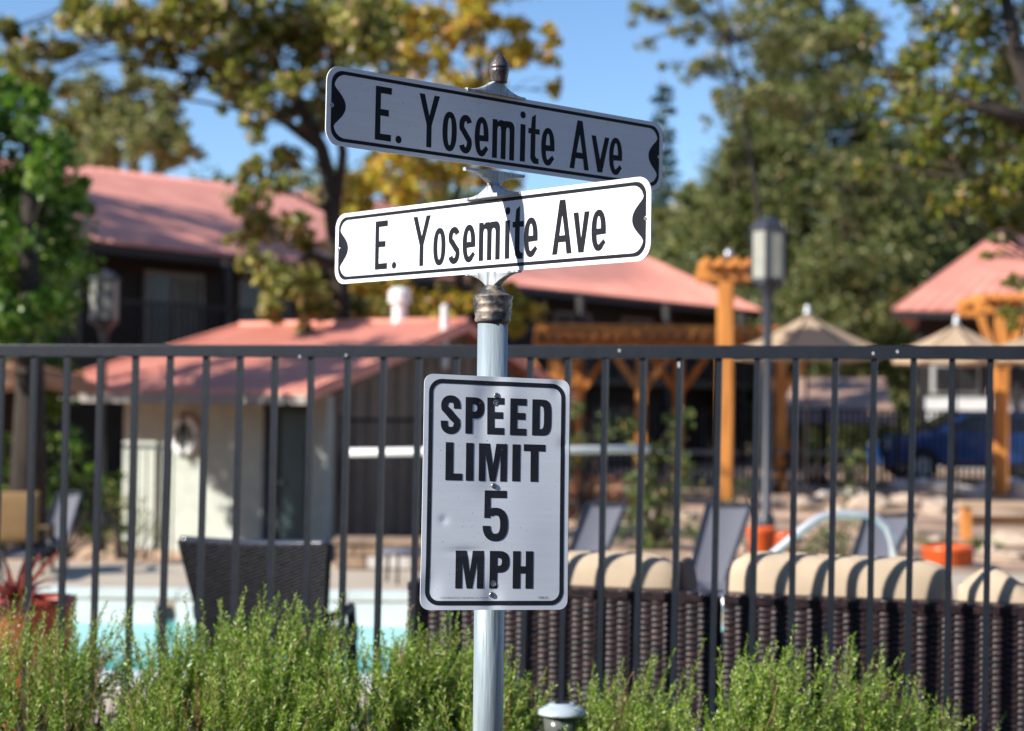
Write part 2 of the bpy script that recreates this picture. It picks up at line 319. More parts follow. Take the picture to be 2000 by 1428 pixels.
# ------------------------------------------------------------------ lettering (outlines in millimetres)
def arc(cx, cy, rx, ry, a0, a1, n=14, e=2.0):
    out = []
    for i in range(n + 1):
        a = R(a0 + (a1 - a0) * i / n); c, s = math.cos(a), math.sin(a)
        out.append((cx + rx * math.copysign(abs(c) ** (2 / e), c), cy + ry * math.copysign(abs(s) ** (2 / e), s)))
    return out
def stroke(pts, t, cap0=None, cap1=None):
    """constant width outline along a centre line; t may be a list"""
    n = len(pts); L, Rr = [], []
    t = [t] * n if isinstance(t, (int, float)) else t
    for i, p in enumerate(pts):
        q0 = pts[max(i - 1, 0)]; q1 = pts[min(i + 1, n - 1)]
        dx, dy = q1[0] - q0[0], q1[1] - q0[1]; l = math.hypot(dx, dy); nx_, ny_ = -dy / l, dx / l
        if i == 0 and cap0: nx_, ny_ = cap0
        if i == n - 1 and cap1: nx_, ny_ = cap1
        L.append((p[0] + nx_ * t[i] / 2, p[1] + ny_ * t[i] / 2)); Rr.append((p[0] - nx_ * t[i] / 2, p[1] - ny_ * t[i] / 2))
    return L + Rr[::-1]
def glyph(ch, w, h, t, ty=None):
    """-> list of (outer, [holes]); x 0..w, y 0..h; t stem width, ty bar width"""
    ty = ty or t * 0.95
    if ch == 'E':
        return [([(0, 0), (w, 0), (w, ty), (t, ty), (t, h * .52 - ty / 2), (w * .84 if t < w * .4 else w * .93, h * .52 - ty / 2), (w * .84 if t < w * .4 else w * .93, h * .52 + ty / 2), (t, h * .52 + ty / 2), (t, h - ty), (w, h - ty), (w, h), (0, h)], [])]
    if ch == 'L': return [([(0, 0), (w, 0), (w, ty), (t, ty), (t, h), (0, h)], [])]
    if ch == 'I': return [([(0, 0), (w, 0), (w, h), (0, h)], [])]
    if ch == 'T': return [([(w / 2 - t / 2, 0), (w / 2 + t / 2, 0), (w / 2 + t / 2, h - ty), (w, h - ty), (w, h), (0, h), (0, h - ty), (w / 2 - t / 2, h - ty)], [])]
    if ch == 'H':
        y0, y1 = h * .5 - ty / 2, h * .5 + ty / 2
        return [([(0, 0), (t, 0), (t, y0), (w - t, y0), (w - t, 0), (w, 0), (w, h), (w - t, h), (w - t, y1), (t, y1), (t, h), (0, h)], [])]
    if ch == 'M':
        k = t * .82
        return [([(0, 0), (k, 0), (k, h * .70), (w / 2 - k * .42, 0), (w / 2 + k * .42, 0), (w - k, h * .70), (w - k, 0), (w, 0), (w, h), (w - t * 1.35, h), (w / 2, h * .42), (t * 1.35, h), (0, h)], [])]
    if ch == 'Y':
        return [([(w / 2 - t / 2, 0), (w / 2 + t / 2, 0), (w / 2 + t / 2, h * .42), (w, h), (w - t * 1.08, h), (w / 2, h * .60), (t * 1.08, h), (0, h), (w / 2 - t / 2, h * .42)], [])]
    if ch == 'v': return [([(w / 2 - t * .55, 0), (w / 2 + t * .55, 0), (w, h), (w - t * 1.05, h), (w / 2, h * .36), (t * 1.05, h), (0, h)], [])]
    if ch == 'A':
        k = t * 1.08; y0, y1 = h * .22, h * .22 + ty
        xl = lambda y: (w / 2 - k * .55) * y / h      # outer left edge
        xi = lambda y: k + (w / 2 - k) * y / (h * .82)
        return [([(0, 0), (k, 0), (xi(y0), y0), (w - xi(y0), y0), (w - k, 0), (w, 0), (w / 2 + k * .55, h), (w / 2 - k * .55, h)],
                 [[(xi(y1) , y1), (w - xi(y1), y1), (w / 2 + .4, h * .70), (w / 2 - .4, h * .70)]])]
    if ch in 'oO0': return [(arc(w / 2, h / 2, w / 2, h / 2, 0, 354, 40, 2.25), [arc(w / 2, h / 2, w / 2 - t, h / 2 - ty * .95, 0, 354, 36, 2.3)])]
    if ch == '.': return [(arc(w / 2, h / 2, w / 2, h / 2, 0, 345, 20), [])]
    if ch == 'e':
        cx, rx, ry = w / 2, w / 2, h / 2; yb = h * .40; ybt = h * .40 + ty * .85
        top = arc(cx, h - ry, rx, ry, 0, 180, 18, 2.2); bot = arc(cx, ry, rx, ry, 180, 312, 16, 2.2)
        ib = arc(cx, ry, rx - t, ry - ty * .95, 302, 180, 14, 2.2)
        outer = [(w, yb)] + [(w, h / 2 - .01)] * 0 + top + bot + [(w * .99, h * .20), (w * .83, h * .285)] + ib[2:] + [(t, yb)]
        hole = [(t, ybt)] + [(w - t, ybt)] + arc(cx, h - ry, rx - t, ry - ty * .95, 2, 178, 14, 2.2)
        return [(outer, [hole])]
    if ch in 's':
        cx = w / 2; a = t / 2; ry = h * .27
        p = arc(cx, h - ry - a * .15, w / 2 - a, ry - a * .85, 22, 200, 12, 2.1)
        q = arc(cx, ry + a * .15, w / 2 - a, ry - a * .85, 20, -160, 12, 2.1)
        return [(stroke(p + [(w * .40, h * .555), (w * .60, h * .445)] + q, t * .98), [])]
    if ch == 'S':
        a = t / 2; k = ty / 2; ry = h * .285; cx = w / 2
        p = [(w - a, h * .66)] + arc(cx, h - ry, w / 2 - a, ry - k, 0, 190, 14, 2.4)
        q = arc(cx, ry, w / 2 - a, ry - k, 10, -180, 14, 2.4) + [(a, h * .34)]
        n1 = len(p); tt = [t] * 1 + [t + (ty - t) * math.sin(PI * min(1, i / 14)) for i in range(n1 - 1)]
        t2 = [t + (ty - t) * math.sin(PI * min(1, i / 14)) for i in range(len(q) - 1)] + [t]
        return [(stroke(p + [(w * .40, h * .56), (w * .60, h * .44)] + q, tt + [t * 1.05] * 2 + t2, cap0=(-1, 0), cap1=(-1, 0)), [])]
    if ch == 'm':
        g = (w - 3 * t) / 2; ry = h * .22
        def inner(x0): return [(x0, 0)] + arc(x0 + g / 2, h - ty - ry * .55, g / 2, ry * .55, 180, 0, 8, 2.4) + [(x0 + g, 0)]
        o = [(0, 0), (t, 0)] + inner(t)[1:-1] + [(t + g, 0), (2 * t + g, 0)] + inner(2 * t + g)[1:-1] + [(w - t, 0), (w, 0)]
        o += arc(w - t * .9 - 0, h - t * 1.1, t * .9, t * 1.1, 0, 90, 6) + arc(w - t - g, h - t * .5, t * .7, t * .5, 90, 150, 3)
        o += [(t * 1.7 + g, h - t * .42)] + arc(t * 1.3 + g, h - t * .8, t * .5, t * .8, 60, 90, 3) + [(t * 1.2 + g * .3, h - t * .02), (t * 1.05, h - t * .35), (t, h - t * .05), (t, h), (0, h)]
        return [(o, [])]
    if ch == 't':
        st = t; x0 = w * .22; xb = x0 + st
        o = [(x0, st)] + arc(x0 + st, st * 1.05, st, st * 1.05, 180, 270, 6) + [(w * .95, 0), (w * .95, ty * .9), (xb + t * .3, ty * .9), (xb, ty * 1.3), (xb, h * .60), (w, h * .60), (w, h * .60 + ty * .85), (xb, h * .60 + ty * .85), (xb, h), (x0 + st * .2, h - st * .5), (x0, h * .60 + ty * .85), (0, h * .60 + ty * .85), (0, h * .60), (x0, h * .60)]
        return [(o, [])]
    if ch == 'P':
        ry = h * .29; xr = w * .45
        o = [(0, 0), (t, 0), (t, h - 2 * ry), (xr, h - 2 * ry)] + arc(xr, h - ry, w - xr, ry, -90, 90, 16, 2.5)[1:] + [(0, h)]
        i = [(t, h - 2 * ry + ty), (xr * .98, h - 2 * ry + ty)] + arc(xr * .98, h - ry, w - xr * .98 - t, ry - ty, -86, 86, 12, 2.4) + [(xr * .98, h - ty), (t, h - ty)]
        return [(o, [i])]
    if ch == 'D':
        xr = w * .42; ry = h / 2
        o = [(0, 0), (xr, 0)] + arc(xr, ry, w - xr, ry, -88, 88, 22, 3.6) + [(xr, h), (0, h)]
        i = [(t, ty), (xr * .98, ty)] + arc(xr * .98, ry, w - xr * .98 - t, ry - ty, -85, 85, 18, 3.6) + [(xr * .98, h - ty), (t, h - ty)]
        return [(o, [i])]
    if ch == '5':
        cx = w / 2; a = t / 2; k = ty / 2; ry = h * .30
        pts = [(t * .95, h * .50)] + arc(cx, h * .33, w / 2 - a, h * .33 - k, 118, -176, 24, 2.5)
        tt = [ty * .9, ty * .9] + [ty + (t - ty) * abs(math.cos(R(118 - 298 * i / 24))) for i in range(1, 25)]
        bowl = stroke(pts, tt, cap1=(-1, 0))
        top = [(w * .06, h * .455), (t * .98, h * .455), (t * 1.02, h - ty), (w * .95, h - ty), (w * .95, h), (w * .08, h)]
        return [(top, []), (bowl, [])]
    raise KeyError(ch)
def refine(me, lim):
    bm = bmesh.new(); bm.from_mesh(me)
    for _ in range(5):
        es = [e for e in bm.edges if e.calc_length() > lim]
        if not es: break
        bmesh.ops.subdivide_edges(bm, edges=es, cuts=1); bmesh.ops.triangulate(bm, faces=[f for f in bm.faces if len(f.verts) > 3])
    bm.to_mesh(me); bm.free()
def put_glyph(name, ch, x0, x1, z0, z1, t, parent, y, m='ink', warp=None, mirror=False, s=1.0, tyk=None):
    mb = MB()
    for k, (o, hs) in enumerate(glyph(ch, x1 - x0, z1 - z0, t, tyk)):
        f = lambda q: [((x0 + a) * s / 1000, (z0 + b) * s / 1000) for a, b in q]
        mb.poly(f(o), [f(q) for q in hs], y - k * 0.00012)
    o = part(name, mb, m, parent)
    if warp:
        refine(o.data, 0.008)
        for v in o.data.vertices: v.co.y += warp(v.co.x, v.co.z)
        o.data.update()
    return o
def rrect(w, h, r, n=8):
    o = []
    for cx, cz, a in ((w / 2 - r, h / 2 - r, 0), (-w / 2 + r, h / 2 - r, 90), (-w / 2 + r, -h / 2 + r, 180), (w / 2 - r, -h / 2 + r, 270)):
        o += arc(cx, cz, r, r, a, a + 90, n)
    return o
def rotm(yaw, lean, roll):
    return Matrix.Rotation(yaw, 3, 'Z') @ Matrix.Rotation(lean, 3, 'X') @ Matrix.Rotation(roll, 3, 'Y')
def posed(name, label, cat, c, m3):
    o = thing(name, label, cat, c); o.rotation_euler = m3.to_euler(); bpy.context.view_layer.update(); return o

# ------------------------------------------------------------------ sign post
PXY = Vector((-0.0395, 3.41, 0))
post = thing('sign_post', 'galvanised steel pole with worn dark cap and finial carrying the three signs', 'sign post', PXY)
def lat(name, prof, m, **kw): return part(name, MB().lathe(prof, n=40), m, post, smooth=True, **kw)
ZP = float(at(960, 628, 3.41)[2])          # top of the bare pipe
zpx = lambda y: float(at(968, y, 3.41)[2])
lat('pole', [(.0302, 0), (.0302, ZP + .006)], 'galv')
z = zpx
lat('pole_cap', [(.0345, z(630)), (.0362, z(627)), (.0362, z(622)), (.0352, z(620)), (.0375, z(613)), (.0378, z(607)), (.0362, z(605)), (.0388, z(598)), (.0392, z(592)), (.0378, z(589)), (.0405, z(581)), (.0405, z(578)), (.034, z(576)), (.0245, z(571)), (.0215, z(565)), (.019, z(560)), (.013, z(557)), (.001, z(556))], 'bronze')
fx = 0.0045
def wing(name, c, yaw, zb, zt, hl, up, m='cast', wide=.0125):
    """cast saddle clamp: flared wings hugging the blade edge, narrowing to a boss (up: +1 boss above, -1 boss below)"""
    mb = MB(); nseg = 28; rings = []
    for i in range(nseg + 1):
        u = -1 + 2 * i / nseg; a = abs(u)
        hgt = .0055 + (abs(zt - zb) - .0055) * (1 - max(0, a - .13) / .87) ** 2.1 * (1 - .12 * a * (1 - a))
        wd = .0055 + (wide - .0055) * (1 - a) ** .9
        wt = .0035 + (wide * .95 - .0035) * (1 - a) ** 1.3
        z0 = zb if up > 0 else zt; z1 = z0 + up * hgt
        rings.append([Vector((u * hl, s_ * w_, z_)) for s_, w_, z_ in ((-1, wd, z0), (-1, wd * 1.0, z0 + up * .005), (-1, wt, z1 - up * .001), (-.6, wt, z1), (.6, wt, z1), (1, wt, z1 - up * .001), (1, wd, z0 + up * .005), (1, wd, z0))])
    k = 8; rz_ = Matrix.Rotation(yaw, 3, 'Z'); vs = [rz_ @ v + Vector((c[0], c[1], 0)) for r_ in rings for v in r_]
    fs = [(i * k + j, i * k + (j + 1) % k, (i + 1) * k + (j + 1) % k, (i + 1) * k + j) for i in range(nseg) for j in range(k)] + [tuple(range(k)), tuple(nseg * k + j for j in range(k))]
    mb.add(vs, fs); return bevel(part(name, mb, m, post, smooth=False), .0008, 2)
UY, LY = 0.71353, -0.80718
SU, SL, SS = 3.41 / 3.502, 3.41 / 3.340, 1.0066
zc = lambda px, py: float(at(px, py, 3.41)[2])
wing('clamp', (0, 0), UY, zc(968, 187), zc(968, 160), .077, 1)
wing('clamp', (0, 0), UY, zc(968, 361), zc(968, 335), .077, -1)
wing('clamp', (0, 0), LY, zc(966, 386), zc(966, 361), .077, 1)
wing('clamp', (0, 0), LY, zc(965, 561), zc(965, 531), .077, -1)
lat('boss', [(.011, zc(966, 364)), (.0145, zc(966, 362)), (.0145, zc(966, 359)), (.011, zc(966, 357))], 'cast')
o = lat('finial', [(.0145, z(163)), (.0165, z(161)), (.0165, z(158)), (.0180, z(150)), (.0195, z(141)), (.0200, z(136)), (.0190, z(135)), (.0205, z(134)), (.0207, z(131)), (.0197, z(129)), (.0190, z(126)), (.0158, z(119)), (.0105, z(112)), (.0060, z(106.5)), (.0042, z(104.5)), (.0028, z(103.5)), (.0005, z(103))], 'finial'); o.location.x += 0.007

def street_sign(label, c, m3, s, lay):
    sg = posed('street_sign', label, 'street sign', c, m3)
    W, H = 914 * s / 1000, 152.4 * s / 1000
    mb = MB(); n = rrect(W, H, .031 * s, 10); k = len(n)
    mb.poly(n, [], -.0011); mb.poly([(-a, b) for a, b in n][::-1], [], 0)
    mb.v[k:] = [(-x, .0011, z_) for x, y_, z_ in mb.v[k:]]; mb.f[len(mb.f) // 2:] = [f[::-1] if False else f for f in mb.f[len(mb.f) // 2:]]
    mb.add([(a, -.0011, b) for a, b in n] + [(a, .0011, b) for a, b in n], [(i, (i + 1) % k, k + (i + 1) % k, k + i) for i in range(k)])
    part('blade', mb, 'signwhite', sg)
    # black line with the two scalloped ends
    ow, oh, rr = W - .0195 * s * 1.12, H - .0165 * s, .026 * s
    outer = rrect(ow, oh, rr, 10)
    t = .0070 * s; iw, ih = ow / 2 - .0066 * s, oh / 2 - t; inner = []
    r2 = .026 * s
    def side(sgn):
        q = []
        for i in range(25):
            zz = -(ih - r2) + 2 * (ih - r2) * i / 24 if sgn > 0 else (ih - r2) - 2 * (ih - r2) * i / 24
            bump = .0275 * s * (lambda q: (1 - q ** 2.1) ** 1.5)(min(1, abs(zz) / (.040 * s)))
            q.append((sgn * (iw - bump), zz))
        return q
    inner = side(1) + arc(iw - r2, ih - r2, r2, r2, 0, 90, 8)[1:] + arc(-iw + r2, ih - r2, r2, r2, 90, 180, 8)[:-1] + side(-1) + arc(-iw + r2, -ih + r2, r2, r2, 180, 270, 8)[1:] + arc(iw - r2, -ih + r2, r2, r2, 270, 360, 8)[:-1]
    part('border', MB().poly(outer, [inner], -.00128), 'signink', sg)
    for ch, x0, x1, z0, z1 in lay:
        tt = 13.2 if ch not in 'EYAv' else 12.8
        if ch == 'i': put_glyph('letter', 'I', x0, x1, z0, z1, 0, sg, -.00128, 'signink', s=s)
        else: put_glyph('letter', ch, x0, x1, z0, z1, tt, sg, -.00128, 'signink', s=s, tyk=13.0)
    for q in (-1, 1):
        b = MB(); cx = q * (W / 2 - .0125 * s)
        b.add([(cx + r_ * math.cos(a), yy, r_ * math.sin(a)) for r_, yy in ((.0042, -.0015), (.0030, -.0021), (.0016, -.0017)) for a in np.linspace(0, 2 * PI, 13)[:-1]],
              [(i * 12 + j, i * 12 + (j + 1) % 12, (i + 1) * 12 + (j + 1) % 12, (i + 1) * 12 + j) for i in range(2) for j in range(12)] + [tuple(24 + j for j in range(12))])
        part('rivet', b, 'screw', sg, smooth=True)
    return sg
LU = [('E', -342, -303, -54, 51), ('.', -292, -277, -55, -40), ('Y', -235, -183, -54, 51), ('o', -175, -138, -56, 24), ('s', -132, -98, -56, 23), ('e', -91, -54, -57, 24), ('m', -44, 16, -56, 24),
      ('i', 32, 46, -55, 23), ('.', 31, 46, 35, 50), ('t', 54, 86, -56, 48), ('e', 91, 129, -56, 24), ('A', 173, 230, -54, 51), ('v', 236, 290, -54, 24), ('e', 290, 330, -55, 27)]
LL = [('E', -320, -279, -52, 51), ('.', -264, -249, -53, -38), ('Y', -197, -142, -52, 51), ('o', -133, -95, -54, 23), ('s', -87, -52, -54, 22), ('e', -44, -6, -53, 23), ('m', 4, 65, -52, 24),
      ('i', 79, 92, -52, 23), ('.', 79, 93, 34, 49), ('t', 100, 131, -54, 49), ('e', 132, 170, -53, 24), ('A', 209, 261, -52, 51), ('v', 264, 306, -52, 24), ('e', 311, 348, -52, 25)]
def scl(c, s): return [c[0] * s, c[1] * s, 1.42 + (c[2] - 1.42) * s]
street_sign('upper street name sign with grey shaded face, black border and dark lettering below the finial', scl((-.01322, 3.52416, 1.99507), SU), rotm(UY, .00723, .00569), SU, LU)
street_sign('lower street name sign with brilliant sunlit white face, crossed by a slanting shadow', scl((-.07026, 3.37298, 1.76643), SL), rotm(LY, -.00858, -.0021), SL, LL)

# ------------------------------------------------------------------ speed limit sign
sp = posed('speed_limit_sign', 'white speed limit 5 mph sign with black border bolted to the pole', 'traffic sign', scl((-.0271, 3.33814, 1.25958), SS), rotm(.35193, -.06721, .02602))
def warp(x, z_):
    """shallow creases pressed in at the bolts, a pinch in the left edge and small dings"""
    g = lambda cx, cz, sx, sz: math.exp(-((x - cx) / sx) ** 2 - ((z_ - cz) / sz) ** 2)
    d = .0030 * g(-.004, .20, .020, .05) + .0026 * g(-.006, -.205, .017, .030) + .0015 * g(-.006, .013, .03, .03)
    d += .0022 * g(-.03, .155, .018, .07) - .0016 * g(.02, .17, .03, .08)
    d += .0016 * g(-.108, -.055, .007, .007) + .0020 * g(-.06, -.115, .035, .006) + .0011 * g(.142, .100, .012, .012) + .0022 * g(.130, .215, .014, .02)
    d += .0012 * math.sin(x * 14 + z_ * 9) + .0028 * g(-.135, -.19, .02, .03) - .0015 * g(.06, -.1, .06, .10)
    return d
W2, H2 = .3048, .4572
mb = MB(); NU, NV = 56, 84; rc = .0185
def pl(u, v, y):
    x = (u - .5) * W2; z_ = (v - .5) * H2
    ax, az = abs(x) - (W2 / 2 - rc), abs(z_) - (H2 / 2 - rc)
    if ax > 0 and az > 0:
        k = max(ax, az) / math.hypot(ax, az); x = math.copysign(W2 / 2 - rc + ax * k, x); z_ = math.copysign(H2 / 2 - rc + az * k, z_)
    return (x, y + warp(x, z_), z_)
mb.grid(lambda u, v: pl(u, v, 0), NU, NV)
def ring(u0, v0, u1, v1, n): return [(u0 + (u1 - u0) * i / n, v0 + (v1 - v0) * i / n) for i in range(n)]
per = ring(0, 0, 1, 0, NU) + ring(1, 0, 1, 1, NV) + ring(1, 1, 0, 1, NU) + ring(0, 1, 0, 0, NV); k = len(per)
mb.add([pl(u, v, 0) for u, v in per] + [pl(u, v, .002) for u, v in per], [(i, k + i, k + (i + 1) % k, (i + 1) % k) for i in range(k)])
mb.add(*(lambda g2: (g2.v, [f[::-1] for f in g2.f]))(MB().grid(lambda u, v: pl(u, v, .002), NU, NV)))
o = part('plate', mb, 'speedwhite', sp, smooth=False)
for p_ in o.data.polygons: p_.use_smooth = p_.index < NU * NV or p_.index >= NU * NV + k
yf = -.00040
bo = [(a / 1000 * 1, b_ / 1000) for a, b_ in rrect(286, 439, 27, 10)]; bi = [(a / 1000, b_ / 1000) for a, b_ in rrect(269, 422, 19, 10)]
ob = part('border', MB().poly(bo, [bi], yf), 'ink', sp); refine(ob.data, .008)
for v in ob.data.vertices: v.co.y += warp(v.co.x, v.co.z)
for ch, x0, x1, z0, z1, t, ty in [('S', -118, -77, 112, 188, 14.5, 14), ('P', -67, -27, 114, 186, 15, 13.5), ('E', -21, 14, 114, 187, 15, 13.5), ('E', 26, 61, 114, 187, 15, 13.5), ('D', 73, 114, 115, 187, 16, 13),
        ('L', -107, -72, 22, 96, 16, 13.5), ('I', -65, -49, 22, 96, 16, 14), ('M', -38, 21, 22, 96, 17, 14), ('I', 32, 49, 23, 96, 16, 14), ('T', 56, 102, 23, 97, 16.5, 13.5),
        ('5', -29, 24, -95, 4, 16.5, 14.5), ('M', -83, -25, -187, -114, 17, 14), ('P', -13, 28, -187, -114, 16, 13.5), ('H', 35, 78, -187, -114, 16, 14)]:
    put_glyph('digit' if ch == '5' else 'letter', ch, x0, x1, z0, z1, t, sp, yf, 'ink', warp=warp, tyk=ty)
def fine(txt, x0, x1, zz):
    c = bpy.data.curves.new('t', 'FONT'); c.body = txt; c.size = 1; ob_ = bpy.data.objects.new('t', c); COL.objects.link(ob_)
    bpy.context.view_layer.update(); me = bpy.data.meshes.new_from_object(ob_.evaluated_get(bpy.context.evaluated_depsgraph_get())); bpy.data.objects.remove(ob_)
    xs_ = [v.co.x for v in me.vertices]; s_ = (x1 - x0) / (max(xs_) - min(xs_)); x_0 = min(xs_)
    for v in me.vertices:
        x, z_ = x0 + (v.co.x - x_0) * s_, zz + v.co.y * s_; v.co = (x, yf + warp(x, z_) - .0002, z_)
    me.materials.clear(); me.materials.append(M['ink']); return part('small_print', None, None, sp, me=me)
fine('HY-KO PRODUCTS CO.  WALTON HILLS, OH  44146-4396', -.112, -.014, -.2060)
fine('HW-21', .090, .110, -.2070)
def screw(x, z_, r_=.0055):
    b = MB(); y0 = warp(x, z_) - .0005
    prof = ((r_, 0), (r_ * .93, -.0011), (r_ * .7, -.0019), (r_ * .42, -.0022), (r_ * .30, -.0010))
    b.add([(x + q * math.cos(a), y0 + yy, z_ + q * math.sin(a)) for q, yy in prof for a in np.linspace(0, 2 * PI, 17)[:-1]],
          [(i * 16 + j, i * 16 + (j + 1) % 16, (i + 1) * 16 + (j + 1) % 16, (i + 1) * 16 + j) for i in range(4) for j in range(16)] + [tuple(64 + j for j in range(16))])
    part('screw', b, 'screw', sp, smooth=True)
    w_ = MB(); w_.add([(x + q * math.cos(a), y0 - yy, z_ + q * math.sin(a)) for q, yy in ((r_ * 1.0, .0004), (r_ * 1.0, .0010)) for a in np.linspace(0, 2 * PI, 17)[:-1]], [(j, (j + 1) % 16, 16 + (j + 1) % 16, 16 + j) for j in range(16)])
    part('washer', w_, 'screw', sp)
for x, z_ in ((-.002, .192), (-.006, .0135), (-.007, -.199)): screw(x, z_)
for x, z_ in ((-.003, .1765), (-.004, -.1775)):          # spare punched holes with a bright rim
    b = MB(); y0 = warp(x, z_)
    b.add([(x + q * math.cos(a), y0 + yy, z_ + q * math.sin(a)) for q, yy in ((.0062, -.0007), (.0050, -.0014), (.0042, -.0007)) for a in np.linspace(0, 2 * PI, 17)[:-1]],
          [(i * 16 + j, i * 16 + (j + 1) % 16, (i + 1) * 16 + (j + 1) % 16, (i + 1) * 16 + j) for i in range(2) for j in range(16)])
    part('hole_rim', b, 'screw', sp, smooth=True)
    b = MB(); b.add([(x + .0043 * math.cos(a), y0 - .0007, z_ + .0043 * math.sin(a)) for a in np.linspace(0, 2 * PI, 17)[:-1]], [tuple(range(16))[::-1]])
    part('bolt_hole', b, 'galv', sp)

# ------------------------------------------------------------------ foreground fence
FD = Vector((at(990, 690, 5.0)[0] * 0 + 3.205, -0.85, 0)).normalized()      # along the fence, left (far) to right (near)
F0 = Vector((-1.75, 5.85, 0)); FN = Vector((FD.y, -FD.x, 0)) * -1            # FN points away from the camera
if FN.y < 0: FN = -FN
def on_fence(px, off=0.0):
    """distance along the fence line (shifted back by off) where pixel column px meets it"""
    d = CF + CR * (px - 1000) / FPX - CU * (685 - 714) / FPX
    a = (F0 + FN * off); den = d[0] * FD.y - d[1] * FD.x
    t = (a.x * FD.y - a.y * FD.x) / den
    return (Vector((d[0] * t, d[1] * t, 0)) - a).dot(FD)
fn = thing('metal_fence', 'black tubular metal fence with square pickets running behind the signs', 'fence', F0)
fyaw = math.atan2(FD.y, FD.x); fn.rotation_euler = (0, 0, fyaw); bpy.context.view_layer.update()
ZR = 1.42 + 0.186
bevel(part('rail', MB().box((1.6, 0, ZR), (9.0, .036, .040)), 'fence', fn), .002)
bevel(part('rail', MB().box((1.6, 0, .16), (9.0, .032, .034)), 'fence', fn, loc=None), .002)
pk = MB(); hh = ZR - .020 - .03
nseg = 6                                       # slight waviness of paint and tube
for k in range(nseg):
    z0, z1 = .03 + hh * k / nseg, .03 + hh * (k + 1) / nseg
pk.box((0, 0, .03 + hh / 2), (.0185, .0185, hh)); pk_me = mesh('picket', pk, 'fence')
tops = [5, 68, 133, 198, 265, 333, 403, 470, 538, 608, 680, 750, 819, 893, 963, 1037, 1110, 1183, 1257, 1328, 1405, 1480, 1555, 1632, 1708, 1785, 1860, 1935]
ts = [on_fence(p) for p in tops]; sp_ = (ts[-1] - ts[0]) / (len(ts) - 1)
ts = [ts[0] - sp_ * k for k in range(8, 0, -1)] + ts + [ts[-1] + sp_ * k for k in range(1, 9)]
for t in ts:
    o = part('picket', None, None, fn, me=pk_me, loc=(t, 0, 0)); o.rotation_euler = (random.uniform(-.002, .002), 0, 0)
    sh = .011 + random.uniform(-.004, .004); o.rotation_euler.y = sh; o.location.x -= sh * ZR
for t in (-1.35, 4.35): bevel(part('fence_post', MB().box((t, 0, .83), (.06, .06, 1.72)), 'fence', fn), .003)
for px, py in ((1328, 712), (680, 688), (590, 690), (1212, 683), (1706, 693), (1753, 690)):
    part('paint_chip', MB().box((on_fence(px), -.0185 - .0005, float(at(px, py, 5.2)[2])), (.004, .002, .007 if py < 700 else .016)), 'white', fn)

# ------------------------------------------------------------------ foliage builders
def rnd_unit(n):
    v = rng.normal(size=(n, 3)); return v / np.linalg.norm(v, axis=1, keepdims=True)
def leaves(P, size, aspect=0.6, flat=0.35):
    """one folded rhombus per point"""
    n = len(P); a = rnd_unit(n); nrm = rnd_unit(n); nrm[:, 2] += flat; nrm /= np.linalg.norm(nrm, axis=1, keepdims=True)
    a = a - (a * nrm).sum(1, keepdims=True) * nrm; a /= np.linalg.norm(a, axis=1, keepdims=True) + 1e-9
    b = np.cross(nrm, a); s = (size * rng.uniform(.6, 1.35, n))[:, None]
    V = np.stack([P - a * s, P + b * s * aspect + nrm * s * .15, P + a * s, P - b * s * aspect + nrm * s * .15], 1).reshape(-1, 3)
    return V, np.arange(4 * n).reshape(-1, 4)
def clump_pts(c, r, n, sq=0.8):
    d = rnd_unit(n); rad = rng.uniform(0, 1, n) ** .42
    # lumpy: pull towards a handful of sub-centres so that gaps stay open
    k = max(7, int(n / 45)); sub = rnd_unit(k) * (rng.uniform(.15, 1.15, (k, 1)))
    idx = rng.integers(0, k, n); P = sub[idx] + d * rad[:, None] * rng.uniform(.22, .62, (k,))[idx][:, None]
    P[:, 2] *= sq
    return np.asarray(c) + P * r * 1.12
def cat(L):
    V = np.concatenate([a for a, b in L]); Q = []; o = 0
    for a, b in L: Q.append(b + o); o += len(a)
    return V, np.concatenate(Q)
def limb(mb, a, b, r0, r1, wob=.12, n=6, seg=7):
    a, b = Vector(a), Vector(b); L = (b - a).length; pts = []; rr = []
    o1 = Vector([random.uniform(-1, 1) for _ in range(3)]) * L * wob; sag = Vector((0, 0, L * .10))
    for i in range(seg + 1):
        t = i / seg; pts.append(a.lerp(b, t) + (o1 + sag) * math.sin(PI * t) * (1 - t * .3)); rr.append(r0 + (r1 - r0) * t ** .8)
    mb.tube(pts, rr, n, cap=False); return pts
DK = 6.6
def tree(label, trunk, clumps, leaf, size, dens, group=None, name='tree', bark='bark', cat_='tree', r0=.22, twigs=True, mainlimbs=()):
    """trunk: world points from the ground up; clumps: (centre, radius); every clump gets a limb and twigs"""
    base = Vector(trunk[0]); t = thing(name, label, cat_, base, 0, group)
    tm = MB(); n = len(trunk); rr = [r0 * (1 - .65 * i / (n - 1)) for i in range(n)]; rr[0] = r0 * 1.35
    tm.tube(trunk, rr, 10)
    forks = [Vector(p) for p in trunk[max(1, n // 3):]]
    for ml in mainlimbs:
        k = len(ml); tm.tube(ml, [r0 * .55 * (1 - .6 * i / (k - 1)) for i in range(k)], 8); forks += [Vector(p) for p in ml[1:]]
    L = []
    for c, r in clumps:
        cv = Vector(c); f = min(forks, key=lambda p: (p - cv).length + (2 if p.z > cv.z else 0))
        pts = limb(tm, f, cv, min(.05, .012 + .009 * (cv - f).length) * (r0 / .22) ** .5, .010)
        if twigs:
            for _ in range(5): limb(tm, pts[random.randint(3, 6)], cv + Vector(rnd_unit(1)[0]) * r * .8, .010, .004, n=4, seg=4)
        L.append(leaves(clump_pts(c, r, max(60, int(DK * dens * r ** 2))), size))
    wpart('trunk', tm, bark, t, smooth=True)
    wpart('crown', cat(L), leaf, t, kind='stuff')
    return t
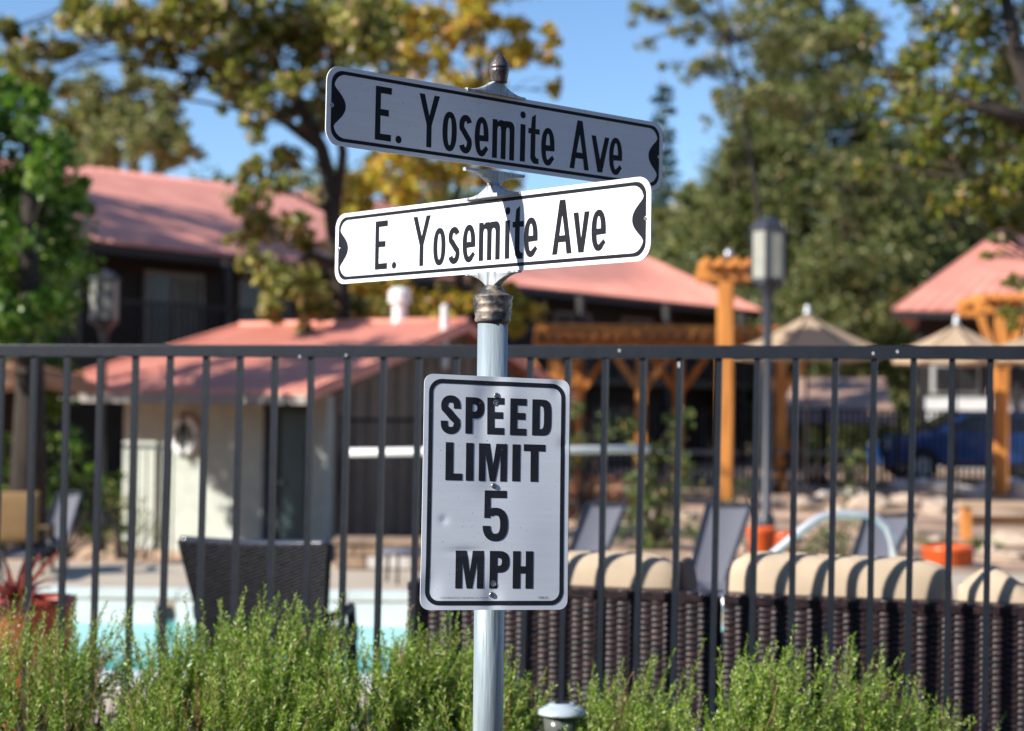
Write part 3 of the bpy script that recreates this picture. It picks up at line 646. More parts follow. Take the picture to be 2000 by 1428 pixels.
def pc(lst, Y, jit=1.2, sy=1.0):
    """list of (px, py, radius px) -> world clumps around distance Y"""
    out = []
    for px, py, r in lst:
        y = Y + random.uniform(-jit, jit); out.append((at(px, py, y), r * y / FPX)); 
    return out
def tp(lst, Y, base=None):
    p = [at(px, py, Y) for px, py in lst]
    b = p[0].copy(); b[2] = float(gz(b[0], b[1])) - .1
    return [tuple(b)] + [tuple(q) for q in p]

# ------------------------------------------------------------------ rosemary hedge
def sprigs(B, D, Ln, nl, seg_n, width, curl):
    """needled shoots. B base, D unit direction, Ln length, each with seg_n needles of length nl"""
    n = len(B); k = seg_n
    t = (np.arange(k) + .5) / k
    side = np.cross(D, rnd_unit(n)); side /= np.linalg.norm(side, axis=1, keepdims=True); s2 = np.cross(D, side)
    bend = rnd_unit(n) * curl; bend[:, 2] = np.abs(bend[:, 2])
    P = B[:, None] + D[:, None] * (Ln[:, None] * t)[..., None] + bend[:, None] * (Ln[:, None] * t ** 2)[..., None]
    ang = rng.uniform(0, 2 * PI, (n, k)); rad = side[:, None] * np.cos(ang)[..., None] + s2[:, None] * np.sin(ang)[..., None]
    up = D[:, None] * rng.uniform(.55, 1.5, (n, k))[..., None]
    d = rad + up; d /= np.linalg.norm(d, axis=2, keepdims=True)
    prof = np.clip(np.sin(PI * np.clip(t * .72 + .20, 0, 1)) * 1.25, .62, 1)
    l = (nl * prof)[None, :] * rng.uniform(.7, 1.25, (n, k))
    tip = P + d * l[..., None]; mid = P + d * (l * .5)[..., None]
    wv = np.cross(d, rnd_unit(n * k).reshape(n, k, 3)); wv /= np.linalg.norm(wv, axis=2, keepdims=True); wv = wv * width
    V = np.stack([P, mid + wv, tip, mid - wv], 2).reshape(-1, 3)
    core = []
    for tt in (0, .5, .97):
        c = B + D * (Ln * tt)[:, None] + bend * (Ln * tt ** 2)[:, None]; w_ = .0016 * (1 - tt * .6)
        core.append([c + side * w_, c - side * w_ * .5 + s2 * w_ * .87, c - side * w_ * .5 - s2 * w_ * .87])
    C = np.stack([np.stack(x, 1) for x in core], 1).reshape(n, 9, 3)
    q = np.array([(r * 3 + j, r * 3 + (j + 1) % 3, r * 3 + 3 + (j + 1) % 3, r * 3 + 3 + j) for r in range(2) for j in range(3)])
    return (V, np.arange(4 * n * k).reshape(-1, 4)), (C.reshape(-1, 3), (q[None] + (np.arange(n) * 9)[:, None, None]).reshape(-1, 4))
PROF = [(-60, 1200), (0, 1205), (60, 1215), (110, 1215), (160, 1225), (190, 1245), (212, 1325), (235, 1300), (262, 1268), (330, 1235), (400, 1215), (450, 1205), (500, 1190), (560, 1195), (600, 1225), (650, 1212), (700, 1215), (760, 1225), (800, 1262), (860, 1240),
        (905, 1240), (940, 1300), (1000, 1315), (1045, 1365), (1080, 1440), (1118, 1445), (1140, 1370), (1180, 1340), (1240, 1318), (1300, 1300), (1350, 1292), (1400, 1275), (1450, 1272), (1500, 1282), (1560, 1278), (1600, 1268), (1650, 1282), (1700, 1300), (1720, 1350), (1760, 1372), (1800, 1385), (1850, 1392), (1880, 1420), (1900, 1480), (1920, 1700), (2100, 1700)]
ppx, ppy = zip(*PROF)
def bush(label, x0, x1, n, Y0=4.25, Y1=4.95, dead=.05):
    Y = (Y0 + Y1) / 2; c = at((x0 + x1) / 2, 1400, Y)
    n = int(n * .56)
    t = thing('rosemary_bush', label, 'rosemary bush', (c[0], c[1], 0), 0, 'rosemary bushes along the fence')
    px = rng.uniform(x0, x1, n) + rng.normal(0, 12, n); yy = rng.uniform(Y0, Y1, n)
    ht = np.array([at(a, np.interp(a, ppx, ppy), b_)[2] for a, b_ in zip(px, yy)])
    X = (px - 1000) / FPX * yy
    ht = ht - .10 * ((yy - Y) / ((Y1 - Y0) / 2)) ** 2 * 0 - .16 * np.clip((Y - yy) / ((Y1 - Y0) / 2), 0, 1)   # slopes down towards the street
    # shoots gather into tufts of uneven height with darker hollows between them
    nt_ = max(6, n // 26); tc_ = rng.uniform(0, 1, (nt_, 2)); ti = rng.integers(0, nt_, n)
    tx = x0 + (x1 - x0) * tc_[ti, 0]; ty_ = Y0 + (Y1 - Y0) * tc_[ti, 1]; low = rng.choice([0, .03, .07, .15, .25, .36], nt_, p=[.28, .22, .15, .13, .12, .10])[ti]
    px = tx + rng.normal(0, 17, n); yy = np.clip(ty_ + rng.normal(0, .035, n), Y0 - .05, Y1 + .03); X = (px - 1000) / FPX * yy
    ht = np.array([at(a, np.interp(a, ppx, ppy), b_)[2] for a, b_ in zip(px, yy)]) - .20 * np.clip((Y - yy) / ((Y1 - Y0) / 2), 0, 1)
    dpt = rng.exponential(.080, n) + low; tip = np.maximum(ht - dpt - .015, .10)
    L = rng.uniform(.14, .30, n); spike = rng.uniform(0, 1, n) < .15; L[spike] += rng.uniform(.05, .12, spike.sum()); tip[spike] = (ht + rng.uniform(-.04, .055, n))[spike]
    tdir = rng.normal(0, .26, (nt_, 2))[ti]
    D = np.stack([tdir[:, 0] + rng.normal(.13, .12, n) + (px - tx) * .007, tdir[:, 1] + rng.normal(-.12, .13, n), np.ones(n)], 1); D[spike] = D[spike] * [.6, .6, 1]; D /= np.linalg.norm(D, axis=1, keepdims=True)
    B = np.stack([X, yy, tip - L * D[:, 2]], 1)
    dd = (rng.uniform(0, 1, n) < dead * 1.2) | (rng.uniform(0, 1, nt_) < dead * 1.3)[ti] & (dpt > .04)
    g_, s_ = sprigs(B[~dd], D[~dd], L[~dd], .0195, 112, .00175, .10)
    wpart('foliage', g_, 'rosemary', t, kind='stuff')
    parts = [s_]
    if dd.sum() > 2:
        g2, s2 = sprigs(B[dd], D[dd], L[dd], .012, 54, .0012, .15); wpart('dry_foliage', g2, 'deadneedle', t, kind='stuff'); parts.append(s2)
    wpart('stems', cat(parts), 'stem', t, kind='stuff')
    tm = MB()
    for i in range(26):
        a = at(random.uniform(x0, x1), 1400, Y); h = float(np.median(ht)) - .22
        limb(tm, (c[0] + (a[0] - c[0]) * .35, Y + random.uniform(-.1, .1), 0), (a[0], Y + random.uniform(-.28, .28), max(.2, h)), .011, .004, n=5)
    wpart('woody_stem', tm, 'bark', t, smooth=True)
bush('rosemary bush at the left edge of the photo, in front of the terracotta pot', -60, 205, 900, dead=.10)
bush('rosemary bush below the turquoise pool water, right of the narrow gap', 215, 440, 900, dead=.05)
bush('rosemary bush in front of the black wicker chair', 430, 690, 1150, dead=.03)
bush('rosemary bush immediately left of the sign pole', 680, 930, 950, dead=.05)
bush('low thin rosemary bush around the foot of the sign pole', 930, 1075, 420, Y0=4.3, Y1=4.9, dead=.08)
bush('rosemary bush immediately right of the solar light', 1120, 1420, 1150, dead=.03)
bush('rightmost rosemary bush, before the wicker sofa', 1410, 1905, 1650, dead=.03)

# solar path light
c = at(1097, 1392, 4.55); t = thing('solar_light', 'solar garden light with pale blue grey round lid among the rosemary', 'garden light', (c[0], c[1], 0))
zt = float(c[2]); k = .0655
part('lid', MB().lathe([(.0, zt - .004), (.058, zt - .006), (k, zt - .002), (k, zt + .002), (.058, zt + .012), (.044, zt + .019), (.036, zt + .022), (.034, zt + .025), (.030, zt + .026), (.0, zt + .026)][::1], n=36), 'solar', t, smooth=True)
part('lens', MB().lathe([(.036, zt - .075), (.046, zt - .07), (.050, zt - .006)], n=24), mat('smoky lens', (.10, .11, .10), rough=.2), t, smooth=True)
part('solar_panel', MB().box((0, 0, zt + .0275), (.036, .036, .002)), 'black', t)
part('stake', MB().lathe([(.004, 0), (.010, .08), (.010, zt - .075)], n=12), 'black', t)

# ------------------------------------------------------------------ wicker sofas and cushions right behind the fence
def sofa(label, t0, t1, ztop, off=.37):
    o0 = F0 + FN * off + FD * t0; L = t1 - t0
    s = thing('wicker_sofa', label, 'sofa', (o0.x, o0.y, 0), fyaw, 'wicker sofas behind the fence')
    b = MB(); b.box((L / 2, .075, .10 + (ztop - .115) / 2), (L - .012, .12, ztop - .13)); b.box((L / 2, .45, .22), (L - .02, .62, .26))
    b.box((.06, .42, .36), (.11, .7, .5)).box((L - .06, .42, .36), (.11, .7, .5)); part('frame', b, 'wickerdark', s)
    for x in (.05, L - .05):
        for y in (.06, .72): part('leg', MB().box((x, y, .05), (.05, .05, .10)), 'black', s)
    # woven back: bulging strands passing over and under the uprights
    cw, ch = .0385, .0196; nu = int(L / cw); nv = int((ztop - .10) / ch); b = []
    def bulge(x0, z0, w_, h_, lift):
        xs_ = np.array([0, .12, .5, .88, 1]); pf = np.array([-.0022, .0010, .0019 + lift, .0010, -.0022]); q = np.array([0, .28, .72, 1]); qf = np.array([-.0028, .0010, .0006, -.0036])
        X_, Q_ = np.meshgrid(xs_, q); A, C_ = np.meshgrid(pf, qf)
        V = np.stack([x0 + X_ * w_, .0135 - (A + C_) , z0 + Q_ * h_ * 1.04], -1).reshape(-1, 3)
        i = np.arange(3 * 5).reshape(3, 5)[:, :-1].ravel(); return V, np.stack([i, i + 1, i + 6, i + 5], -1)
    for j in range(nv):
        z0 = .10 + j * ch
        for i in range(-1, nu):
            x0 = i * cw; xa, xb = max(0, x0), min(L, x0 + cw)
            if xb - xa < .006: continue
            b.append(bulge(xa, z0 + (ch / 2 if i % 2 else 0) - ch * .25 + random.uniform(-.0007, .0007), xb - xa, ch * .95, random.uniform(-.0012, .0012)))
    part('woven_back', cat(b), 'wicker', s, kind='stuff', smooth=True)
    e = MB().tube([(0, .0745, ztop - .014), (L, .0745, ztop - .014)], .0, 3)
    e = MB()
    m_ = int(L / .012)
    for i in range(m_): x = (i + .5) * L / m_; e.add([(x - .0052, yy, zz) for yy, zz in ((.006, ztop - .03), (.006, ztop - .006), (.020, ztop), (.13, ztop), (.145, ztop - .008))] + [(x + .0052, yy, zz) for yy, zz in ((.006, ztop - .03), (.006, ztop - .006), (.020, ztop), (.13, ztop), (.145, ztop - .008))], [(q, q + 5, q + 6, q + 1) for q in range(4)])
    part('wrapped_edge', e, 'wicker', s, kind='stuff')
    return s
tA0, tA1 = on_fence(800, .37), on_fence(1406, .37); tB0, tB1 = on_fence(1416, .37), on_fence(2130, .37)
Yf = lambda t, off: (F0 + FD * t + FN * off).y
zsofa = float(at(1250, 1150, Yf((tA0 + tA1) / 2, .37))[2])
sofa('dark brown wicker sofa seen from behind, its left end hidden by the speed limit sign', tA0, tA1, zsofa)
sofa('dark brown wicker sofa seen from behind at the right edge of the photo', tB0, tB1, zsofa - .003)
def cushion(label, px0, px1, pxtop, pytop, off=.56, crumple=0, h=None, thick=.17, name='cushion'):
    t0, t1 = on_fence(px0, off), on_fence(px1, off); o0 = F0 + FN * off + FD * ((t0 + t1) / 2); L = t1 - t0
    zt = float(at(pxtop, pytop, o0.y)[2]); hh = h or .42; z0 = zt - hh / 2
    b = MB(); n1, n2 = 44, 26
    def f(u, v):
        a = (u - .5) * 2 * PI; vv = -1 + 2 * v
        # superellipsoid pillow standing on its edge
        ce, se = math.cos(a), math.sin(a); p_ = .42
        r_ = (1 - abs(vv) ** 5) ** .5 if abs(vv) < 1 else 0
        y = math.copysign(abs(ce) ** .8, ce) * thick / 2 * r_; z_ = math.copysign(abs(se) ** .55, se) * hh / 2 * (.90 + .10 * r_) * (r_ ** .28 if r_ > 0 else 0)
        x = vv * L / 2
        z_ += .007 * math.sin(vv * 2.3 + px0) + crumple * math.sin(vv * 9 + 2 * ce) * .016 + .0012 * math.sin(vv * 15 + z_ * 30); y += .004 * math.sin(vv * 7 + z_ * 22)
        z_ -= crumple * .05 * (1 + vv) * (z_ > 0)
        return (x, y, z_ + z0)
    b.grid(f, 64, n1) if False else b.grid(lambda u, v: f(u, v), 40, 64)
    o = thing(name, label, 'cushion', (o0.x, o0.y, 0), fyaw, 'sofa cushions')
    part('cover', b, 'cushion', o, smooth=True)
    # piping seam around the face
    pth = [f(.5 + .25 * math.copysign(1, s_) + .0, v_) for s_, v_ in ()]
    path = [f(.742, v_ / 30) for v_ in range(1, 30)]
    part('piping', MB().tube([(p[0], p[1], p[2] + .001) for p in path], .0032, 6), 'cushion', o, smooth=True)
    return o
cushion('plump beige back cushion on the sofa between the speed limit sign and the grey lounger', 1000, 1342, 1250, 1083)
cushion('widest plump beige back cushion, on the right wicker sofa beneath the pool handrail', 1418, 1868, 1560, 1082)
cushion('crumpled low beige cushion at the far right of the right sofa', 1868, 2190, 1950, 1108, crumple=1)
o0 = F0 + FN * .62 + FD * on_fence(1340, .62)
t = thing('cushion', 'dark brown cushion wedged beside the beige one, left of the grey lounger', 'cushion', (o0.x, o0.y, 0), fyaw)
part('cover', MB().grid(lambda u, v: ((.035 * math.cos(u * 2 * PI)) * (1 - abs(2 * v - 1) ** 4) ** .5, (2 * v - 1) * .19, zsofa - .10 + .19 * math.sin(u * 2 * PI) * (1 - abs(2 * v - 1) ** 6) ** .3), 16, 16), mat('brown cushion cloth', (.10, .06, .045), rough=.9), t, smooth=True)

# ------------------------------------------------------------------ black wicker chair
Yc = 7.25; pL = at(350, 1062, Yc); pR = at(640, 1058, Yc - .12)
mid = (pL + pR) / 2; wc = float(np.hypot(*(pR - pL)[:2])); yawc = math.atan2(pR[1] - pL[1], pR[0] - pL[0]); zt = float(mid[2])
t = thing('wicker_chair', 'black wicker armchair with flared back, seen from behind at the left', 'chair', (mid[0], mid[1], 0), yawc)
b = MB(); zb = .40; nU = 60; nV = 56
def bk(u, v, y=0.0):
    wloc = wc * (.80 + .20 * v) ; x = (u - .5) * wloc + (.5 - v) * 0.018 * 0
    sag = -.012 * math.sin(PI * u)
    return x, y + .16 * (1 - v) + .03 * (1 - (2 * u - 1) ** 2), zb + (zt - zb) * v + sag * v
def wv_(u, v):
    x, y, z_ = bk(u, v); k = (1 if (int(u * nU / 2) + int(v * nV / 1)) % 2 else -1); return (x, y - .0022 * k - .001 * random.random(), z_)
part('woven_back', b.grid(wv_, nU * 1, nV * 1), 'bwicker', t, kind='stuff')
part('inner_back', MB().grid(lambda u, v: bk(1 - u, v, .035), 12, 10), 'bwicker', t)
part('top_rail', MB().tube([(bk(u / 20, 1)[0], bk(u / 20, 1)[1] + .015, bk(u / 20, 1)[2] + .004) for u in range(21)], .017, 8), mat('glossy black wicker wrap', (.05, .055, .075), rough=.22, spec=.8, scale=60), t, smooth=True)
for u in (0, 1): part('side_rail', MB().tube([(bk(u, v / 8)[0], bk(u, v / 8)[1] + .015, bk(u, v / 8)[2]) for v in range(9)], .015, 8), 'bwicker', t, smooth=True)
part('seat', MB().box((0, .42, .40), (wc * .84, .52, .07)), 'bwicker', t)
for s_ in (-1, 1):
    part('arm', MB().tube([(s_ * wc * .43, .12, .52), (s_ * wc * .50, .22, .545), (s_ * wc * .42, .55, .53), (s_ * wc * .40, .62, .42)], .022, 8), 'bwicker', t, smooth=True)
    for y in (.17, .64): part('leg', MB().beam((s_ * wc * .38, y, .40), (s_ * wc * .41, y + (.03 if y > .4 else -.03), 0), .04, .04), 'bwicker', t)

# ------------------------------------------------------------------ sling loungers by the pool
def lounger(label, tl, tr, bl, br, Yt, Yb, group='grey sling loungers'):
    P = [Vector(at(*bl, Yb)), Vector(at(*br, Yb)), Vector(at(*tr, Yt)), Vector(at(*tl, Yt))]
    low = (P[0] + P[1]) / 2; dx = (P[1] - P[0]); dx.z = 0; dx.normalize(); back = Vector((-dx.y, dx.x, 0))
    up0 = (P[2] + P[3]) / 2 - low; zs = .34
    t = thing('sun_lounger', label, 'sun lounger', (low.x, low.y, 0), 0, group)
    W_ = (P[1] - P[0]).length; b = MB()
    # continue the back panel down to the seat height
    k = max(0, (low.z - zs) / max(.05, up0.z)); Q0 = P[0] - (P[3] - P[0]) * k; Q1 = P[1] - (P[2] - P[1]) * k
    b.grid(lambda u, v: tuple(Q0.lerp(Q1, u).lerp(P[3].lerp(P[2], u), v) + Vector((0, 0, -.02 * math.sin(PI * u)))), 12, 14)
    wpart('back_sling', b, 'sling', t)
    fw = -back if (up0.x * back.x + up0.y * back.y) > 0 else back
    S0, S1 = Q0.copy(), Q1.copy(); E0, E1 = S0 + fw * 1.2, S1 + fw * 1.2
    wpart('seat_sling', MB().grid(lambda u, v: tuple(S0.lerp(S1, u).lerp(E0.lerp(E1, u), v) + Vector((0, 0, -.02 * math.sin(PI * u)))), 8, 10), 'sling', t)
    for a, m1, e in ((P[3], Q0, E0), (P[2], Q1, E1)): wpart('side_rail', MB().tube([a, m1, e], .016, 8), 'lampmetal', t, smooth=True)
    wpart('cross_bar', MB().tube([P[3], P[2]], .016, 8), 'lampmetal', t)
    for a in (S0, S1, E0, E1): wpart('leg', MB().tube([a, (a.x, a.y, 0)], .016, 8), 'lampmetal', t)
lounger('grey sling lounger with raised back, close right of the speed limit sign', (1148, 984), (1222, 986), (1100, 1110), (1172, 1112), 11.9, 11.5)
lounger('grey sling lounger with raised back, rising between the two sofas', (1382, 985), (1467, 987), (1345, 1128), (1418, 1132), 11.6, 11.2)
lounger('grey sling lounger half hidden behind the curved steel handrail', (1690, 1008), (1788, 1004), (1664, 1092), (1742, 1094), 12.2, 11.8)
lounger('dark lounger beneath the brown umbrella at the left', (112, 965), (160, 962), (84, 1060), (130, 1062), 15.2, 14.9)
def tagpart(): pass

# pool handrail and white rail
def px_path(lst, Y): return [tuple(at(a, b_, Y)) for a, b_ in lst]
c = at(1650, 1085, 9.6); t = thing('pool_handrail', 'curved stainless pool handrail above the widest beige cushion', 'handrail', (c[0], c[1], 0))
pth = px_path([(1420, 1170), (1512, 1080), (1572, 1030), (1598, 1012), (1622, 1005), (1650, 1004), (1690, 1005), (1712, 1012), (1732, 1030), (1742, 1052), (1745, 1085)], 9.6)
pth = [(pth[0][0] - .5, pth[0][1], -.2)] + pth + [(pth[-1][0], pth[-1][1], -.02)]
wpart('tube', MB().tube(pth, .024, 12), 'steel', t, smooth=True)
wpart('base_flange', MB().lathe([(.055, .0), (.055, .015), (.03, .03)], c=(pth[-1][0], pth[-1][1], 0), n=16), 'steel', t, smooth=True)
a, b_ = at(680, 884, 14.3), at(1268, 877, 14.3)
t = thing('white_rail', 'long white horizontal bar crossing behind the speed limit sign', 'rail', ((a[0] + b_[0]) / 2, a[1], 0))
wpart('bar', MB().tube([a, (a + b_) / 2, b_], .033, 12), 'white', t, smooth=True)
for q in (963, 1183): p = at(q, 880, 14.34); wpart('support_post', MB().tube([(p[0], p[1], p[2] - .03), (p[0], p[1], 0)], .015, 8), 'farfence', t)

# ------------------------------------------------------------------ pots
def pot(label, px, Y, rtop, ztop, m, z0=0.0, rb=.75, group=None):
    c = at(px, 1100, Y); t = thing('plant_pot', label, 'plant pot', (c[0], c[1], z0), 0, group)
    h = ztop - z0
    part('bowl', MB().lathe([(rtop * rb * .9, 0), (rtop * rb, .02), (rtop * .97, h - .05), (rtop, h - .045), (rtop, h), (rtop * .9, h), (rtop * .88, h - .06)], n=36, cap=False), m, t, smooth=True)
    part('soil', MB().lathe([(0.001, h - .07), (rtop * .89, h - .06)], n=24, cap=False), 'mulch', t); return t, c
zt = float(at(80, 1166, 7.4)[2]); tpot, cpot = pot('terracotta red pot with a burgundy strap leaved plant at the left edge', 72, 7.4, .170, zt, 'redpot')
pl_ = thing('cordyline_plant', 'burgundy strap leaved plant growing in the terracotta red pot', 'plant', (cpot[0], cpot[1], zt - .06))
for i in range(26):
    a = random.uniform(0, 2 * PI); el = random.uniform(.5, 1.35); L_ = random.uniform(.25, .42); d = Vector((math.cos(a) * math.cos(el), math.sin(a) * math.cos(el), math.sin(el)))
    sd = d.cross(Vector((0, 0, 1))).normalized(); n_ = sd.cross(d)
    part('leaf', MB().grid(lambda u, v: tuple(Vector((-.09, 0, 0)) + d * L_ * v + Vector((0, 0, -.18 * L_ * v * v * math.cos(el) * 2)) + sd * (u - .5) * .036 * (math.sin(PI * min(1, v * .8 + .2)) + .08) + n_ * abs(u - .5) * .016), 2, 7), 'cordyline', pl_)
pot('bright orange round pot behind the widest beige cushion', 1851, 16.4, .25, float(at(1850, 1066, 16.4)[2]), 'orangepot', rb=.95)
pot('small orange pot beside the lamp post behind the grey lounger', 1487, 17.2, .15, float(at(1487, 1030, 17.2)[2]), 'orangepot', rb=.8)
pot('orange bowl low to the right of the lamp post', 1535, 17.8, .14, float(at(1535, 1040, 17.8)[2]), 'orangepot', rb=.8)
c = at(783, 1100, 14.0); t = thing('side_table', 'small round dark side table near the stone ledge', 'table', (c[0], c[1], 0))
part('table_top', MB().lathe([(.0, .245), (.20, .245), (.21, .26), (.20, .275), (.0, .275)], n=32, cap=False), 'sling', t, smooth=True)
for k in range(3): a = k * 2.1 + .4; part('leg', MB().tube([(.13 * math.cos(a), .13 * math.sin(a), .245), (.15 * math.cos(a), .15 * math.sin(a), 0)], .012, 8), 'black', t)
c = at(28, 1050, 14.2); t = thing('patio_chair', 'patio chair with tan cushions under the brown umbrella at the left edge', 'chair', (c[0], c[1], 0), .1)
zt = float(at(30, 960, 14.2)[2]); part('back_cushion', MB().grid(lambda u, v: ((2 * v - 1) * .20, .035 * math.cos(2 * PI * u) * (1 - abs(2 * v - 1) ** 6) ** .5, zt - .21 + .21 * math.copysign(abs(math.sin(2 * PI * u)) ** .5, math.sin(2 * PI * u))), 24, 16), 'tancushion', t, smooth=True)
part('seat', MB().box((0, .3, .33), (.42, .5, .10)), 'tancushion', t)
for x in (-.22, .22):
    for y in (.05, .55): part('leg', MB().box((x, y, .2), (.03, .03, .4)), 'black', t)
    part('arm', MB().box((x, .3, .52), (.04, .5, .03)), 'black', t)

# ------------------------------------------------------------------ pool house
def rib_roof(parent, a, b, c, d, sp, r=.03, m='roof', thick=.06, name='roof', ribs=True, below=None):
    """roof plane a-b eave, d-c ridge (a under d, b under c): a slab with raised tile rows running up the slope"""
    a, b, c, d = map(Vector, (a, b, c, d)); nrm = (b - a).cross(d - a).normalized()
    if nrm.z < 0: nrm = -nrm
    mb = MB(); mb.hexa([a - nrm * thick, b - nrm * thick, c - nrm * thick, d - nrm * thick, a, b, c, d])
    sl = wpart(name, mb, m, parent)
    L = (b - a).length; n = max(2, int(L / sp)); rb = MB()
    for i in range(n + 1):
        t = (i + .02) / (n + .04); p, q = a.lerp(b, t), d.lerp(c, t)
        if (q - p).length < .05: continue
        s_ = (b - a).normalized() * r * 1.25
        rb.add([p - s_, p + nrm * r * .9 - s_ * .5, p + nrm * r * .9 + s_ * .5, p + s_, q - s_, q + nrm * r * .9 - s_ * .5, q + nrm * r * .9 + s_ * .5, q + s_], [(0, 1, 5, 4), (1, 2, 6, 5), (2, 3, 7, 6), (0, 3, 2, 1)])
    if ribs: wpart('tile_row', rb, m, parent, kind='stuff')
    return nrm
C0 = Vector((-2.43, 22.5, -.60)); E_ = Vector((-.858, .511, 0)).normalized(); G_ = Vector((.511, .858, 0)).normalized()
ph = thing('pool_house', 'small cream pool house with salmon tiled gable roof and dark door', 'pool house', C0)
def PH(u, v, z): return C0 * 1 + E_ * u + G_ * v + Vector((0, 0, z - C0.z))
def wallq(mb, p0, p1, z0, z1, th, inward):
    i = Vector(inward) * th; a0, a1 = Vector(p0), Vector(p1)
    q = lambda z: [Vector((p.x, p.y, z)) for p in (a0, a1, a1 + i, a0 + i)]
    mb.hexa(q(z0) + q(z1))
ZE = 1.60
eave = MB()
for u0, u1 in ((0, .30), (1.08, 3.60)): wallq(eave, PH(u0, 0, 0), PH(u1, 0, 0), -.7, ZE, .15, G_)
wpart('eave_wall', eave, 'cream', ph)
b = MB(); wallq(b, PH(.30, .002, 0), PH(1.08, .002, 0), 1.38, ZE, .14, G_); wpart('door_header', b, 'black', ph)
b = MB(); wallq(b, PH(.32, .09, 0), PH(.83, .09, 0), -.62, 1.38, .04, G_); d_ = wpart('door', b, 'teal', ph)
b = MB(); wallq(b, PH(.42, .075, 0), PH(.73, .075, 0), -.1, .95, .012, G_); wpart('door_pane', b, 'teal', ph)
b = MB(); wallq(b, PH(.83, .08, 0), PH(1.08, .08, 0), -.62, 1.38, .05, G_); wpart('door_frame', b, 'black', ph)
p = PH(.78, .05, .42); o = wpart('door_handle', MB().lathe([(.001, -.03), (.03, -.02), (.035, 0), (.03, .02), (.001, .03)], c=tuple(p), n=16), 'screw', ph, smooth=True)
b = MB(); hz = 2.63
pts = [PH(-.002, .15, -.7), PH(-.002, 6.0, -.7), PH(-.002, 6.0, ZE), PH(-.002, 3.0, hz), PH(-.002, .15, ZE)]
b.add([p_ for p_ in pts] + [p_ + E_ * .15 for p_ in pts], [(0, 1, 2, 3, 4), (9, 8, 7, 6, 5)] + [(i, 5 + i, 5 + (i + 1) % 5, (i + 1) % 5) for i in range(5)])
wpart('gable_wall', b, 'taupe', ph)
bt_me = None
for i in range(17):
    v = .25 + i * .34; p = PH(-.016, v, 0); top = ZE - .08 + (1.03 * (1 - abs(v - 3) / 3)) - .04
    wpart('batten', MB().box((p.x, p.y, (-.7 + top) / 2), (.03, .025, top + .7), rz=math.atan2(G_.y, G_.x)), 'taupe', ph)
b = MB(); wallq(b, PH(3.45, .15, 0), PH(3.60, .15, 0), -.7, ZE, 5.7, G_); wpart('side_wall', b, 'cream', ph)
ea, eb = PH(4.75, -.80, 1.63), PH(-.28, -.80, 1.63); rc_, rd_ = PH(-.28, 3.0, 2.72), PH(4.0, 3.0, 2.72)
rib_roof(ph, ea, eb, rc_, rd_, .17, .020)
rib_roof(ph, PH(-.28, 6.3, 1.70), PH(4.75, 6.3, 1.70), rd_, rc_, .2, .02)
b = MB(); b.beam(ea - Vector((0, 0, .10)), eb - Vector((0, 0, .10)), .03, .12); wpart('fascia', b, 'fascia', ph)
b = MB(); b.beam(eb - Vector((0, 0, .09)), rc_ - Vector((0, 0, .09)), .03, .10).beam(rc_ - Vector((0, 0, .09)), PH(-.28, 6.3, 1.61), .03, .10); wpart('rake_board', b, 'roof', ph)
b = MB().tube([rc_ + Vector((0, 0, .01)), rd_ + Vector((0, 0, .01))], .05, 8); wpart('ridge_cap', b, 'roof', ph, smooth=True)
b = MB().beam(ea, rd_, .09, .06); wpart('hip_cap', b, 'roof', ph)
p = at(780, 640, 25.6); b = MB().lathe([(.11, -.5), (.11, .36), (.17, .37), (.17, .54), (.10, .60), (.01, .61)], c=(p[0], p[1], p[2]), n=20); wpart('vent_pipe', b, 'white', ph)
p = at(868, 665, 24.6); b = MB().lathe([(.055, -.4), (.055, .50), (.01, .53)], c=(p[0], p[1], p[2]), n=14); wpart('vent_pipe', b, 'white', ph)
# life ring on the lit wall
p = PH(2.39, -.07, 1.02); t = thing('life_ring', 'white life ring hanging on the cream pool house wall', 'life ring', p, math.atan2(E_.y, E_.x))
b = MB(); 
for i in range(25): pass
b.tube([(.23 * math.cos(a), 0, .23 * math.sin(a)) for a in np.linspace(0, 2 * PI, 33)], .055, 10, cap=False); part('ring', b, 'white', t, smooth=True)
for k in range(4): a = k * PI / 2 + .4; part('band', MB().tube([(.23 * math.cos(a - .1), 0, .23 * math.sin(a - .1)), (.23 * math.cos(a + .1), 0, .23 * math.sin(a + .1))], .059, 10), 'white', t)
part('bracket', MB().box((0, .03, 0), (.07, .05, .62)), 'black', t)

# low iron fence panels near the pool house
def iron_fence(label, p0, p1, z0a, z1a, z0b, z1b, sp, m='farfence', rail='farfence', w_=.016):
    a, b_ = Vector((p0[0], p0[1], z0a)), Vector((p1[0], p1[1], z0b)); f = thing('iron_fence', label, 'fence', a); L = (b_ - a).length
    A1, B1 = Vector((p0[0], p0[1], z1a)), Vector((p1[0], p1[1], z1b))
    wpart('top_rail', MB().beam(A1, B1, .04, .045), rail, f); wpart('bottom_rail', MB().beam(a + Vector((0, 0, .1)), b_ + Vector((0, 0, .1)), .03, .03), m, f)
    pk_ = MB(); n = int(L / sp)
    for i in range(n + 1): q, r_ = a.lerp(b_, i / n), A1.lerp(B1, i / n); pk_.box((q.x, q.y, (q.z + r_.z) / 2), (w_, w_, r_.z - q.z - .045))
    wpart('picket', pk_, m, f, kind='stuff')
    for i in range(0, int(L / 2.4) + 1):
        q = a.lerp(b_, i * 2.4 / L); wpart('fence_post', MB().box((q.x, q.y - .045, q.z + (z1a - z0a) / 2 + .03), (.055, .045, (z1a - z0a) + .08)), m, f)
    return f
p0, p1 = at(668, 820, 20.8), at(1120, 820, 22.6)
